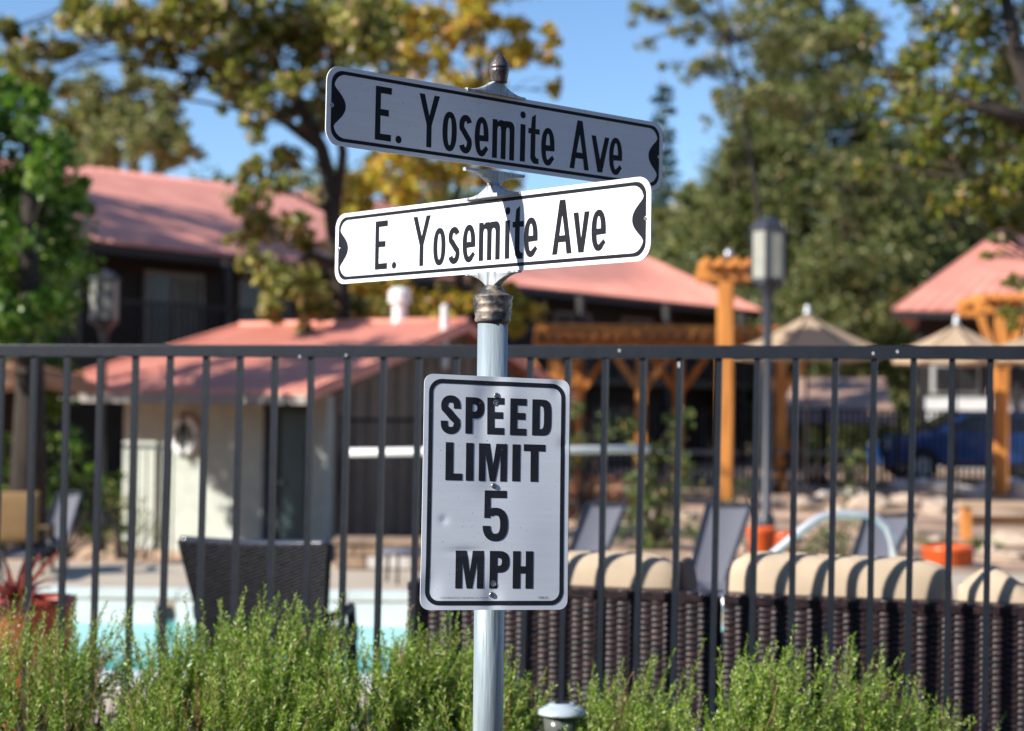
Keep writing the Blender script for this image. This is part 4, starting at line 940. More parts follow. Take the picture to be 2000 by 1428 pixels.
iron_fence('black iron fence with thin pickets in front of the taupe gable wall', p0, p1, -.3, float(at(668, 820, 20.8)[2]), -.1, float(at(668, 820, 20.8)[2]) + .02, .09)
p0, p1 = at(236, 872, 20.2), at(338, 874, 20.4)
iron_fence('short iron fence with cream top rail before the cream pool house wall', p0, p1, -.62, float(p0[2]), -.62, float(p1[2]), .10, rail='cream')
# raised stone ledge beyond the pool
a, b_ = at(655, 1100, 15.1), at(1130, 1100, 15.1); t = thing('stone_ledge', 'low raised ledge of tan stone blocks on the far side of the pool deck', 'stone ledge', ((a[0] + b_[0]) / 2, a[1], 0))
x = a[0]; wpart('core', MB().box(((a[0] + b_[0]) / 2, 15.32, .10), (b_[0] - a[0] - .03, .30, .20)), 'mulch', t)
for j in range(2):
    x = a[0] + (0 if j == 0 else -.0)
    while x < b_[0] - .05:
        wd = random.uniform(.14, .30); wd = min(wd, b_[0] - x); cc_ = random.choice(['stone', 'stone', 'rock'])
        o = wpart('stone', MB().box((x + wd / 2, 15.12 + random.uniform(-.008, .008), .065 + j * .115), (wd - .012, .10, .104)), cc_, t); bevel(o, .008); x += wd
x = a[0] - .03
while x < b_[0]:
    o = wpart('cap_stone', MB().box((x + .22, 15.28, .245), (.43, .46, .045)), 'stone', t); bevel(o, .006); x += .44

# ------------------------------------------------------------------ lamp posts
def lamp(label, px, pyt, pyb, Y):
    zt, zb = float(at(px, pyt, Y)[2]), float(at(px, pyb, Y)[2]); c = at(px, pyb, Y); g0 = float(gz(c[0], c[1]))
    t = thing('lamp_post', label, 'lamp post', (c[0], c[1], g0), .25, 'lamp posts around the pool'); H = zt - zb; zb -= g0; zt -= g0; R0_ = .205
    n = 6
    post_ = MB().lathe([(.10, 0), (.10, .25), (.052, .32), (.052, zb - .22), (.075, zb - .10), (.16, zb - .02), (.17, zb)], n=18); part('post', post_, 'lampmetal', t, smooth=True)
    part('base_ring', MB().lathe([(R0_ * .92, zb), (R0_, zb + .01), (R0_, zb + .05)], n=n), 'lampmetal', t)
    for k in range(n):
        a0, a1 = 2 * PI * k / n, 2 * PI * (k + 1) / n
        P = [(R0_ * .95 * math.cos(q), R0_ * .95 * math.sin(q)) for q in (a0, a1)]
        z0, z1 = zb + .05, zt - .17
        cx, cy = (P[0][0] + P[1][0]) / 2, (P[0][1] + P[1][1]) / 2
        part('lamp_panel', MB().box((cx, cy, (z0 + z1) / 2), (.010, math.dist(*P) * .84, z1 - z0), rz=math.atan2(cy, cx)), 'glasslamp', t)
        part('mullion', MB().box((R0_ * math.cos(a0), R0_ * math.sin(a0), (z0 + z1) / 2), (.024, .024, z1 - z0), rz=a0), 'lampmetal', t)
    part('lamp_roof', MB().lathe([(R0_ * 1.10, zt - .17), (R0_ * 1.10, zt - .145), (R0_ * .80, zt - .075), (R0_ * .42, zt - .028), (.035, zt - .018), (.03, zt), (.001, zt + .005)], n=n), 'lampmetal', t)
lamp('larger lamp post with frosted lantern, right of the tall cedar post', 1500, 422, 553, 19.2)
lamp('smaller lamp post with frosted lantern, in front of the dark lodge wall at left', 203, 526, 630, 23.6)

# ------------------------------------------------------------------ two storey lodge
A_ = Vector((-7.5, 31.0, 0)); f_ = Vector((14.85, 19.0, 0)).normalized(); nn = Vector((f_.y, -f_.x, 0))
A0 = A_ - f_ * 9; LL_ = (Vector((7.35, 50, 0)) - A0).length
lg = thing('lodge_building', 'long two storey dark brown lodge with salmon tiled roof and balconies', 'building', A0 + Vector((0, 0, -.6)))
def LG(t, d, z): return A0 + f_ * t - nn * d + Vector((0, 0, z))      # d: metres behind the eave line
def fpar(px, d=0.9):
    dd = CF + CR * (px - 1000) / FPX - CU * (600 - 714) / FPX; a = A0 - nn * d
    den = dd[0] * f_.y - dd[1] * f_.x; s_ = (a.x * f_.y - a.y * f_.x) / den
    return (Vector((dd[0] * s_, dd[1] * s_, 0)) - a).dot(f_)
ZL = 4.42
rib_roof(lg, LG(-1, 0, ZL), LG(LL_, 0, ZL), LG(LL_ - .6, 6.2, 7.2), LG(-1, 6.2, 6.5), .30, .03)
b = MB().beam(LG(-1, -.01, ZL - .13), LG(LL_, -.01, ZL - .13), .03, .18); wpart('fascia', b, 'darkfascia', lg)
rib_roof(lg, LG(LL_, 12.4, ZL), LG(-1, 12.4, ZL), LG(-1, 6.2, 6.5), LG(LL_ - .6, 6.2, 7.2), .6, .03, ribs=False)
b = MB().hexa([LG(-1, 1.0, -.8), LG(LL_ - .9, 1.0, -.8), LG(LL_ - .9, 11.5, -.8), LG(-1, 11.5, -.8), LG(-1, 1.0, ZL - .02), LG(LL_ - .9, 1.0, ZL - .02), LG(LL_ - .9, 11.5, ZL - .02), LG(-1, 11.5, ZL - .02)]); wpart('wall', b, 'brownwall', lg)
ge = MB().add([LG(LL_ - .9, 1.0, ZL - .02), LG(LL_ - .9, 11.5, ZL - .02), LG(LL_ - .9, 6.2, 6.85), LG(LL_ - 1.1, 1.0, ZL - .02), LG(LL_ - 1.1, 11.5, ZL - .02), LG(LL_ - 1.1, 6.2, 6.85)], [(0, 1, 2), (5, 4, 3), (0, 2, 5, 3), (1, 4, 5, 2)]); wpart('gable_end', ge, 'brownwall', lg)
wpart('balcony_floor', MB().hexa([LG(-1, -.5, 2.10), LG(LL_ - .9, -.5, 2.10), LG(LL_ - .9, .995, 2.10), LG(-1, .995, 2.10), LG(-1, -.5, 2.28), LG(LL_ - .9, -.5, 2.28), LG(LL_ - .9, .995, 2.28), LG(-1, .995, 2.28)]), 'darkfascia', lg)
rl = wpart('balcony_rail', MB().beam(LG(-1, -.45, 3.32), LG(LL_ - .9, -.45, 3.32), .06, .07), 'darkfascia', lg)
bb = MB(); k = int((LL_) / .14)
for i in range(k): p = LG(-1 + i * .14, -.45, 2.78); bb.box(tuple(p), (.03, .03, 1.0))
wpart('baluster', bb, 'darkfascia', lg, kind='stuff')
i = 0.0
while i < LL_ - 1: p = LG(i, -.40, 1.80); wpart('balcony_post', MB().box(tuple(p), (.16, .16, 4.95), rz=math.atan2(f_.y, f_.x)), 'darkfascia', lg); i += 3.9
def lwin(px0, px1, z0, z1, cur=True, glass='greywin'):
    t0, t1 = fpar(px0, .97), fpar(px1, .97); ft = .07
    fr = MB()
    for (u0, u1, a0, a1) in ((t0 - ft, t1 + ft, z1, z1 + ft), (t0 - ft, t1 + ft, z0 - ft, z0), (t0 - ft, t0, z0, z1), (t1, t1 + ft, z0, z1), ((t0 + t1) / 2 - .03, (t0 + t1) / 2 + .03, z0, z1)):
        fr.hexa([LG(u0, .93, a0), LG(u1, .93, a0), LG(u1, .998, a0), LG(u0, .998, a0), LG(u0, .93, a1), LG(u1, .93, a1), LG(u1, .998, a1), LG(u0, .998, a1)])
    wn = wpart('window', fr, 'fascia', lg)
    q = MB().hexa([LG(t0, .965, z0), LG(t1, .965, z0), LG(t1, .985, z0), LG(t0, .985, z0), LG(t0, .965, z1), LG(t1, .965, z1), LG(t1, .985, z1), LG(t0, .985, z1)]); part('pane', q, glass, None)
    o = bpy.context.scene.objects[-1] if False else COL.objects[-1]; o.data.transform(lg.matrix_basis.inverted()); o.parent = wn
    if cur:
        c_ = wpart('curtain', MB().grid(lambda u, v: tuple(LG(t0 + (t1 - t0) * (.48 + .50 * u), .955 + .008 * math.sin(u * 40), z0 + .05 + (z1 - z0 - .1) * v)), 30, 1), 'curtain', lg)
        c_.parent = wn
lwin(285, 390, 2.42, 4.0); lwin(470, 560, 2.42, 4.0, False); lwin(60, 150, 2.42, 4.0)
lwin(1085, 1150, 2.45, 3.9, False, 'black'); lwin(1215, 1270, 2.45, 3.9, False, 'black'); lwin(700, 800, 2.45, 4.0, False, 'black'); lwin(1160, 1320, .2, 1.5, False, 'greywin'); lwin(1380, 1450, .2, 1.5, False, 'greywin')

# ------------------------------------------------------------------ building at the far right
B0 = Vector(at(1790, 800, 44.5)); B0.z = 0
fb = thing('far_building', 'pale sided building with salmon hipped roof at the right edge', 'building', B0)
p_ = lambda px, py, Y: Vector(at(px, py, Y))
zE = float(at(1800, 604, 42)[2]); zRr = float(at(1965, 442, 47.5)[2])
e0, e1 = p_(1742, 607, 42.2), p_(2420, 590, 42.2); e0.z = e1.z = zE; r0_, r1_ = p_(1965, 442, 47.5), p_(2300, 442, 47.5); r0_.z = r1_.z = zRr
k0 = Vector((e0.x + 3.1, 53, zE)); k1 = Vector((e1.x + 1, 53, zE))
rib_roof(fb, e0, e1, r1_, r0_, .35, .03)
wpart('hip_roof', MB().hexa([k0 - Vector((0, 0, .06)), e0 - Vector((0, 0, .06)), r0_ - Vector((0, 0, .06)), r0_ - Vector((0, .05, .06)), k0, e0, r0_, r0_ - Vector((0, .05, 0))]), 'roof', fb)
wpart('back_roof', MB().hexa([k0 - Vector((0, 0, .06)), k1 - Vector((0, 0, .06)), r1_ - Vector((0, 0, .06)), r0_ - Vector((0, 0, .06)), k0, k1, r1_, r0_]), 'roof', fb)
wpart('fascia', MB().box(((e0.x + e1.x) / 2, e0.y + .03, zE - .13), (e1.x - e0.x, .04, .16)), 'darkfascia', fb)
xw = float(at(1798, 700, 45)[0]); zz = lambda py: float(at(1890, py, 45)[2])
wpart('lower_wall', MB().box((xw + 5, 45.1, (zz(776) - .5) / 2), (10, .2, zz(776) + .5)), 'wallgrey', fb)
wpart('upper_wall', MB().box((xw + 5, 45.25, (zz(776) + zE) / 2 + .02), (9.9, .2, zE - zz(776) - .04)), 'brownwall', fb)
for k in range(5):
    x0 = xw + .35 + k * 1.5; fr = wpart('window', MB().box((x0 + .6, 45.10, (zz(776) + zz(712)) / 2 + .05), (1.28, .10, zz(712) - zz(776) - .08)), 'wallgrey', fb)
    o = wpart('pane', MB().box((x0 + .6, 45.03, (zz(776) + zz(712)) / 2 + .05), (1.12, .06, zz(712) - zz(776) - .22)), 'greywin', fb); o.parent = fr
wpart('siding_band', MB().box((xw + 5, 44.97, (zz(835) + zz(782)) / 2), (10, .06, zz(782) - zz(835))), 'white', fb)
for px in (1800, 1985): q = p_(px, 700, 43.6); wpart('porch_post', MB().box((q.x, 43.6, zE / 2), (.16, .16, zE)), 'darkfascia', fb)

# ------------------------------------------------------------------ cedar pergolas
def post_at(parent, px, pyt, Y, w_, name='post', z0=0.0, m='cedar'):
    zt = float(at(px, pyt, Y)[2]); q = at(px, pyt, Y); return bevel(wpart(name, MB().box((q[0], q[1], (zt + z0) / 2), (w_, w_, zt - z0)), m, parent), .012)
q = at(1403, 980, 26); t = thing('cedar_pergola', 'tall orange cedar pergola end with cross beam, left of the larger lamp post', 'pergola', (q[0], q[1], 0))
q0 = at(1393, 980, 26); zt = float(at(1412, 548, 26)[2])
for dx, dy, w_ in ((.13, 0, .225), (.235, .45, .16)): bevel(wpart('post', MB().box((q[0] + dx - .05, q[1] + dy, zt / 2), (w_, w_, zt)), 'cedar', t), .015)
wpart('cross_beam', MB().box((q[0] + .10, 26, zt + .10), (.84, .26, .20)), 'cedar', t); wpart('cross_beam', MB().box((q[0] + .10, 26.45, zt + .10), (.84, .12, .20)), 'cedar', t)
for k in range(4): wpart('rafter', MB().box((q[0] - .22 + k * .22, 26.25, zt + .27), (.07, 1.1, .13)), 'cedar', t)
wpart('finial_ball', MB().lathe([(.001, zt + .34), (.05, zt + .36), (.065, zt + .41), (.05, zt + .47), (.001, zt + .49)], c=(q[0] + .14, 26.1, 0), n=14), 'steel', t, smooth=True)
q = at(1952, 980, 30); t = thing('cedar_pergola', 'orange cedar pergola end standing before the far building at the right edge', 'pergola', (q[0], q[1], 0))
zt = float(at(1952, 612, 30)[2])
for dx, dy in ((0, 0), (q[0] * .04 + .04, 1.2)): bevel(wpart('post', MB().box((q[0] + dx, q[1] + dy, zt / 2), (.20, .20, zt)), 'cedar', t), .015)
for dy in (0, 1.2): wpart('cross_beam', MB().box((q[0] + .05, 30 + dy, zt + .10), (.95, .24, .20)), 'cedar', t)
for k in range(5): wpart('rafter', MB().box((q[0] - .32 + k * .2, 30.6, zt + .27), (.07, 1.9, .13)), 'cedar', t)
for k, s_ in enumerate((-1, 1)): wpart('brace', MB().beam((q[0] + s_ * .06, 29.9, zt - .95), (q[0] + s_ * .38, 29.9, zt - .05), .08, .12), 'cedar', t)
q = at(1250, 980, 30.5); t = thing('cedar_pergola', 'long low orange cedar pergola with many rafters in front of the dark lodge', 'pergola', (q[0], q[1], 0))
z1 = float(at(1250, 676, 30.5)[2]); xl, xr = float(at(1040, 660, 30.5)[0]), float(at(1545, 660, 30.5)[0])
for dy in (0, 2.6): wpart('long_beam', MB().box(((xl + xr) / 2, 30.5 + dy, z1 - .02), (xr - xl, .09, .16)), 'cedar', t)
rf_me = mesh('rafter', MB().box((0, 1.3, 0), (.075, 3.5, .16)), 'cedar'); n = 21
for i in range(n):
    x = xl + .1 + (xr - xl - .2) * i / (n - 1); part('rafter', None, None, t, me=rf_me, loc=(x - q[0], 0, z1 + .20 + random.uniform(-.01, .01)))
for i in range(4): wpart('lattice_strip', MB().box(((xl + xr) / 2, 29.9 + i * 1.2, z1 + .32), (xr - xl - .1, .06, .06)), 'cedar', t)
for px, dy in ((1080, 0), (1252, 0), (1525, 0), (1130, 2.6), (1325, 2.6)):
    x = float(at(px, 800, 30.5 + dy)[0]); bevel(wpart('post', MB().box((x, 30.5 + dy, z1 / 2 - .07), (.19, .19, z1 - .14)), 'cedar', t), .012)
    for s_ in (-1, 1): wpart('brace', MB().beam((x + s_ * .07, 30.46 + dy, z1 - .75), (x + s_ * .52, 30.46 + dy, z1 - .12), .08, .12), 'cedar', t)

# ------------------------------------------------------------------ umbrellas
def umbrella(label, px, pyt, Y, r, drop, m, group, g0=0.0, wav=.0, n=8, val=.14):
    q = at(px, pyt, Y); zt = float(q[2]); t = thing('market_umbrella', label, 'umbrella', (q[0], q[1], g0), random.uniform(0, .4), group); zt -= g0
    b = MB(); rows = 7
    def f(k, j):
        a = 2 * PI * k / n / 4; kk = (k % 4) / 4; s_ = j / rows; rad = r * s_ * (math.cos(PI / n) / math.cos((kk - .5) * 2 * PI / n)); sag = .05 * math.sin(PI * kk) * s_ * r
        return (rad * math.cos(a), rad * math.sin(a), zt - drop * (s_ ** .90) - sag * .6)
    V = [f(k, j) for j in range(rows + 1) for k in range(n * 4)]; m4 = n * 4
    V += [(V[rows * m4 + k][0] * 1.0, V[rows * m4 + k][1] * 1.0, V[rows * m4 + k][2] - val) for k in range(m4)]
    b.add(V, [(j * m4 + k, j * m4 + (k + 1) % m4, (j + 1) * m4 + (k + 1) % m4, (j + 1) * m4 + k) for j in range(rows + 1) for k in range(m4)])
    part('canopy', b, m, t); 
    part('pole', MB().lathe([(.026, .06), (.022, zt - .02)], n=10), 'brownwall', t)
    part('finial', MB().lathe([(.05, zt - .03), (.055, zt + .02), (.03, zt + .06), (.05, zt + .10), (.001, zt + .15)], n=12), 'steel', t, smooth=True)
    part('base', MB().lathe([(.28, 0), (.28, .05), (.05, .08)], n=20), 'lampmetal', t)
    for k in range(n):
        a = 2 * PI * k / n; part('rib', MB().beam((.03 * math.cos(a), .03 * math.sin(a), zt - .03), (r * .96 * math.cos(a), r * .96 * math.sin(a), zt - drop * .97 - .02), .02, .02), 'brownwall', t)
G3 = 'sand coloured market umbrellas'
umbrella('sand coloured market umbrella right of the larger lamp post', 1577, 612, 28, 1.22, .60, 'umb', G3)
umbrella('sand coloured market umbrella under the far salmon roof', 1868, 632, 28.5, 1.08, .52, 'umb', G3)
umbrella('sand coloured market umbrella partly cut by the right edge of the photo', 2010, 655, 28.2, .95, .30, 'umb', G3)
umbrella('tan brown market umbrella cut by the left edge of the photo', -40, 665, 20.0, 1.42, .50, 'brownumb', None, g0=-.5, val=.07)
q = at(1640, 830, 34.5); t = thing('shade_canopy', 'dusty brown sloping canopy roof beyond the left sand umbrella', 'canopy', (q[0], q[1], 0))
P4 = [p_(1520, 826, 33.5), p_(1752, 826, 33.5), p_(1728, 738, 36.5), p_(1548, 738, 36.5)]
wpart('canopy_cloth', MB().hexa([p - Vector((0, 0, .05)) for p in P4] + P4), mat('dusty brown canopy', (.36, .22, .16), rough=.9), t)
for p in P4: wpart('post', MB().box((p.x, p.y + .02, p.z / 2 - .03), (.08, .08, p.z - .06)), 'darkfascia', t)

# ------------------------------------------------------------------ far fence, car, furniture
p0, p1 = at(1125, 803, 33.5), at(2120, 801, 32.5)
iron_fence('far black iron fence with fine pickets beyond the cedar posts', p0, p1, 0, 1.50, 0, 1.50, .110, w_=.042)
q = at(1708, 930, 37.5); car = thing('parked_car', 'bright blue car parked behind the far iron fence', 'car', (q[0], q[1], 0), R(4))
prof = [(0.02, .34), (0, .50), (.03, .74), (.14, .86), (.55, .99), (1.02, 1.08), (1.45, 1.34), (1.80, 1.50), (2.6, 1.55), (3.5, 1.48), (4.1, 1.12), (4.35, 1.05), (4.42, .70), (4.40, .34)]
def section(x0prof, wy, inset_top):
    pass
b = MB(); ny = 8; pr = prof; np_ = len(pr)
for j in range(ny + 1):
    yy = -1 + 2 * j / ny; y = .88 * math.copysign(abs(yy) ** .75, yy); e = abs(yy) ** 5
    for x, z_ in pr: b.v.append((x + (.10 * e if x < 2.2 else -.10 * e), y * (1 - .13 * max(0, (z_ - .95)) / .6), z_ - .05 * e * (z_ > .5)))
for j in range(ny):
    for i in range(np_): b.f.append((j * np_ + i, j * np_ + (i + 1) % np_, (j + 1) * np_ + (i + 1) % np_, (j + 1) * np_ + i))
b.f.append(tuple(range(np_))); b.f.append(tuple(ny * np_ + i for i in range(np_))[::-1]); part('body', b, 'blue', car, smooth=False)
part('side_glass', MB().add([(1.35, -.845, 1.08), (2.3, -.86, 1.06), (2.3, -.79, 1.45), (1.80, -.80, 1.42)], [(0, 1, 2, 3)]), 'carglass', car)
part('side_glass', MB().add([(2.38, -.86, 1.06), (3.75, -.855, 1.08), (3.35, -.80, 1.40), (2.38, -.79, 1.45)], [(0, 1, 2, 3)]), 'carglass', car)
part('windscreen', MB().add([(1.06, -.70, 1.13), (1.06, .70, 1.13), (1.72, .62, 1.485), (1.72, -.62, 1.485)], [(0, 1, 2, 3)]), 'carglass', car)
for x in (.80, 3.55):
    for s_ in (-1, 1):
        o = part('wheel', MB().lathe([(.20, -.10), (.31, -.10), (.33, -.06), (.33, .06), (.31, .10), (.20, .10)], n=24, cap=False), 'tyre', car, smooth=True, loc=(x, s_ * .82, .33)); o.rotation_euler = (PI / 2, 0, 0)
        r_ = part('rim', MB().lathe([(.001, .07), (.19, .07), (.21, .09), (.21, -.09), (.001, -.07)], n=14, cap=False), 'steel', o)
    part('wheel_arch', MB().add([(x + .40 * math.cos(a), -.885, .34 + .40 * math.sin(a)) for a in np.linspace(0, PI, 14)], [tuple(range(14))]), 'tyre', car)
part('headlight', MB().box((.10, -.66, .74), (.12, .30, .12)), 'steel', car); part('headlight', MB().box((.10, .66, .74), (.12, .30, .12)), 'steel', car)
part('sill', MB().box((2.2, -.87, .36), (2.0, .03, .12)), 'tyre', car)

def table_set(label, px, Y):
    q = at(px, 930, Y); t = thing('picnic_table', label, 'table', (q[0], q[1], 0), .2)
    part('table_top', MB().box((0, 0, .74), (1.5, .75, .05)), 'lampmetal', t)
    for s_ in (-1, 1):
        part('bench', MB().box((0, s_ * .62, .44), (1.5, .26, .04)), 'lampmetal', t); part('leg', MB().beam((s_ * .55, -.6, .0), (s_ * .55, .25, .71), .05, .08), 'black', t); part('leg', MB().beam((s_ * .60, .6, .0), (s_ * .60, -.25, .71), .05, .08), 'black', t)
    return t
table_set('dark picnic table behind the tall cedar post', 1350, 29.5); table_set('dark picnic table right of the larger lamp post', 1600, 30)
def chair_(label, px, Y, m, rz):
    q = at(px, 950, Y); t = thing('dining_chair', label, 'chair', (q[0], q[1], 0), rz)
    part('seat', MB().box((0, 0, .45), (.45, .45, .05)), m, t); part('backrest', MB().box((0, .22, .75), (.44, .04, .42)), m, t)
    for sx in (-.2, .2):
        for sy in (-.2, .2): part('leg', MB().box((sx, sy, .215), (.035, .035, .42)), 'black', t)
M['rustchair'] = mat('rust orange chair', (.38, .10, .035), rough=.6)
chair_('rust orange dining chair standing just right of the larger lamp post, by the far fence', 1530, 31, 'rustchair', -.4)
q = at(1925, 1040, 19.5); t = thing('wooden_bench', 'low sandy wooden bench with an orange end panel near the right edge', 'bench', (q[0], q[1], 0), -.1)
for k in range(3): part('seat_board', MB().box((.45, -.15 + k * .14, .42), (1.5, .12, .05)), 'umb', t)
part('back_board', MB().box((.45, .22, .22), (1.5, .03, .10)), 'umb', t)
for x in (-.22, 1.1): part('end_panel', MB().box((x, 0, .20), (.07, .34, .36)), 'cedar', t)

# rocks: pale boulders lying on the sandy slope
def rock_me(i):
    bm = bmesh.new(); bmesh.ops.create_icosphere(bm, subdivisions=2, radius=1)
    rr = np.random.default_rng(i)
    ph_ = rr.uniform(0, 6, 3)
    for v in bm.verts: k = 1 + .16 * math.sin(v.co.x * 3 + ph_[0]) + .14 * math.sin(v.co.y * 4 + ph_[1]) + .12 * math.sin(v.co.z * 5 + ph_[2]); v.co = v.co * k; v.co.z = max(v.co.z, -.35)
    me = bpy.data.meshes.new('rock'); bm.to_mesh(me); bm.free(); me.materials.append(M['rock'] if i < 5 else M['tanrock']); return me
M['tanrock'] = mat('tan granite', (0.50, 0.40, 0.31), (0.26, 0.19, 0.14), rough=0.9, scale=5, bump=0.5, bscale=16)
RM = [rock_me(i) for i in range(10)]
spots = [(1515, 944, 31, .42), (1560, 950, 31.5, .30), (1755, 940, 32, .40), (1800, 935, 32.2, .45), (1845, 942, 32, .35), (1880, 940, 31.8, .30), (1935, 938, 31.8, .35), (1985, 940, 31.5, .42), (1905, 950, 30, .3), (1440, 955, 30, .28), (1610, 960, 29, .3), (1665, 955, 29.5, .34),
         (1500, 985, 26, .30), (1570, 990, 26, .34), (1635, 1000, 24.5, .25), (1700, 990, 26, .38), (1760, 985, 27, .33), (1830, 1000, 25, .36), (1880, 1020, 23, .22), (1975, 1060, 19, .24), (1780, 1040, 20, .18), (1930, 1085, 17.5, .2), (1970, 1100, 17, .22), (1830, 1060, 19, .15), (1555, 1060, 19, .16), (1300, 1040, 20, .22), (1262, 1005, 23, .25), (1345, 1010, 22.5, .2), (1450, 1090, 17.5, .12), (1365, 1125, 16.2, .15)]
for i, (px, py, Y, r) in enumerate(spots):
    q = atz(px, Y, 0); o = bpy.data.objects.new('boulder', RM[i % 5 if Y > 28 else 5 + i % 5]); COL.objects.link(o); o.location = (q[0], q[1], .12 * r); o.scale = (r * random.uniform(.8, 1.3) * .75, r * .6, r * random.uniform(.4, .7) * .75); o.rotation_euler = (0, 0, random.uniform(0, 6))
    lab_ = ['whitish boulder at the foot of the far iron fence, beyond the sofas', 'pale boulder on the open sandy slope between the far fence and the pool deck', 'small pale rock among the shrubs left of the larger lamp post'][0 if Y > 28 else (1 if px > 1400 else 2)]
    tag(o, lab_, 'boulder', ['boulders along the far fence', 'boulders on the open slope', 'rocks among the shrubs'][0 if Y > 28 else (1 if px > 1400 else 2)])

# ------------------------------------------------------------------ shrubs
def shrub(label, cl, Y, leaf, size, dens, name='shrub', group=None, jit=.3, cat_='shrub'):
    C = pc(cl, Y, jit); c = C[0][0]; g0 = float(gz(c[0], c[1])); t = thing(name, label, cat_, (float(np.mean([a[0][0] for a in C])), c[1], g0), 0, group)
    wpart('foliage', cat([leaves(clump_pts(a, r, max(40, int(dens * r * r)), .95), size) for a, r in C]), leaf, t, kind='stuff')
    tm = MB()
    for a, r in C:
        for _ in range(3): limb(tm, (t.location.x + random.uniform(-.15, .15), c[1], g0 - .05), Vector(a) + Vector(rnd_unit(1)[0]) * r * .6, .02, .006, n=4, seg=4)
    wpart('stems', tm, 'bark', t, kind='stuff')
shrub('tall climbing shrub between the speed limit sign and the tall cedar post', [(1215, 1000, 50), (1240, 930, 55), (1225, 850, 35), (1270, 980, 50), (1260, 1050, 55), (1310, 900, 45), (1330, 830, 32), (1320, 960, 42), (1290, 1040, 50), (1345, 1040, 40)], 18.0, 'shrub', .030, 2600)
shrub('leafy shrub directly right of the speed limit sign', [(1130, 800, 30), (1140, 860, 32), (1120, 900, 36), (1175, 845, 26), (1190, 1000, 30)], 19.5, 'shrub', .030, 2600)
shrub('rust coloured rounded shrub behind the left grey lounger', [(1140, 960, 42), (1185, 965, 40), (1100, 970, 40), (1215, 975, 28)], 20.0, 'rust', .028, 3600)
shrub('green shrub on the sandy slope behind the curved handrail', [(1600, 1050, 42), (1640, 1070, 40), (1570, 1085, 36), (1650, 1020, 30), (1690, 1070, 30)], 17.0, 'shrub', .026, 2600)
shrub('thin tall shrub standing left of the blue car', [(1660, 900, 34), (1668, 950, 30), (1650, 990, 26), (1675, 860, 24)], 27, 'shrub', .035, 1500)
shrub('low yellow green planting right of the lamp post at the far fence', [(1480, 880, 30), (1530, 875, 30), (1600, 868, 32), (1650, 860, 34), (1700, 850, 36)], 36, 'shrub', .06, 700)
shrub('small flowering plant at the foot of the tall cedar post', [(1440, 950, 26), (1420, 990, 24), (1470, 960, 20)], 25, 'shrub', .035, 1400)
shrub('green hedge under the brown umbrella at the left edge', [(10, 880, 50), (60, 900, 60), (20, 960, 60), (110, 950, 60), (170, 930, 60), (215, 960, 50), (90, 1020, 60), (170, 1020, 60), (225, 1030, 45), (20, 1040, 60), (140, 860, 34), (-60, 930, 70)], 19.0, 'green', .035, 1500)
shrub('thin bush beside the short iron fence left of the cream wall', [(235, 980, 34), (270, 1010, 36), (300, 1040, 34), (235, 1060, 36)], 18.6, 'olive', .03, 1200)
shrub('grassy green verge by the wooden bench', [(1850, 1062, 16), (1900, 1066, 16), (1950, 1066, 16), (1800, 1060, 14)], 18.6, 'green', .02, 5000)

# ------------------------------------------------------------------ trees
YT = 26.5
tree('large gnarled oak with dark leaning trunk, left of the street name signs', tp([(668, 640), (662, 520), (650, 420), (642, 350), (628, 290), (600, 235), (575, 185), (540, 130), (520, 60), (505, -20)], YT),
     pc([(230, 30, 60), (330, 35, 66), (430, 40, 74), (520, 45, 74), (610, 40, 70), (690, 55, 62), (480, 135, 52), (565, 165, 50), (660, 145, 56), (725, 100, 56), (420, 110, 40), (150, 40, 44), (80, 95, 46), (500, 245, 36), (545, 300, 40), (610, 235, 34), (705, 230, 44),
         (480, 400, 44), (545, 365, 36), (560, 545, 46), (500, 510, 42), (620, 610, 46), (530, 590, 42), (690, 600, 44), (590, 480, 34), (615, 395, 30), (470, 470, 26), (60, 160, 40), (380, -60, 90), (560, -70, 90), (720, -60, 80), (240, -80, 80), (350, 175, 26), (180, 20, 50), (280, 75, 44), (375, 70, 50), (470, 90, 54), (600, 110, 54), (640, 70, 60), (740, 50, 50), (620, 180, 40), (400, 150, 34), (455, 190, 34), (510, 200, 36), (660, 210, 40), (520, 440, 44), (580, 430, 34), (610, 540, 40), (650, 570, 40), (460, 360, 30), (500, 330, 30), (30, 120, 40), (120, 110, 40), (90, 170, 34), (10, 60, 40), (250, 60, 50), (300, 30, 50), (440, 20, 60), (700, 10, 60), (320, 130, 36), (560, 220, 34), (440, 170, 30)], YT, 1.4),
     'oak', .068, 430, r0=.17, mainlimbs=[tp([(655, 420), (670, 300), (655, 200), (648, 110), (645, 0)], YT)[1:], tp([(628, 290), (560, 240), (480, 170), (400, 90), (330, 40)], YT + .5)[1:], tp([(660, 520), (610, 500), (560, 520)], YT - .6)[1:]])
tree('golden leaved tree behind the street name signs', tp([(905, 640), (900, 540), (890, 430), (900, 300), (930, 180), (950, 60)], 31),
     pc([(735, 345, 56), (705, 395, 46), (820, 350, 58), (790, 305, 46), (885, 325, 50), (905, 60, 56), (840, 115, 52), (905, 165, 52), (1000, 55, 50), (965, 125, 46), (1045, 110, 38), (1075, 60, 30), (860, 30, 56), (785, 170, 44), (1080, 175, 24), (770, 590, 54), (880, 590, 56), (1010, 600, 46), (700, 560, 48), (830, 640, 50), (705, 340, 40), (680, 430, 34), (960, 350, 50), (1020, 640, 44), (770, 70, 40), (760, 20, 50), (815, 65, 46), (775, 120, 44), (735, 200, 40), (930, 20, 50), (1010, 110, 40), (920, 240, 40), (960, -40, 70), (860, -60, 70), (1000, 280, 30), (940, 540, 50), (760, 480, 60), (860, 470, 60)], 31, 1.5),
     'gold', .070, 340, r0=.12)
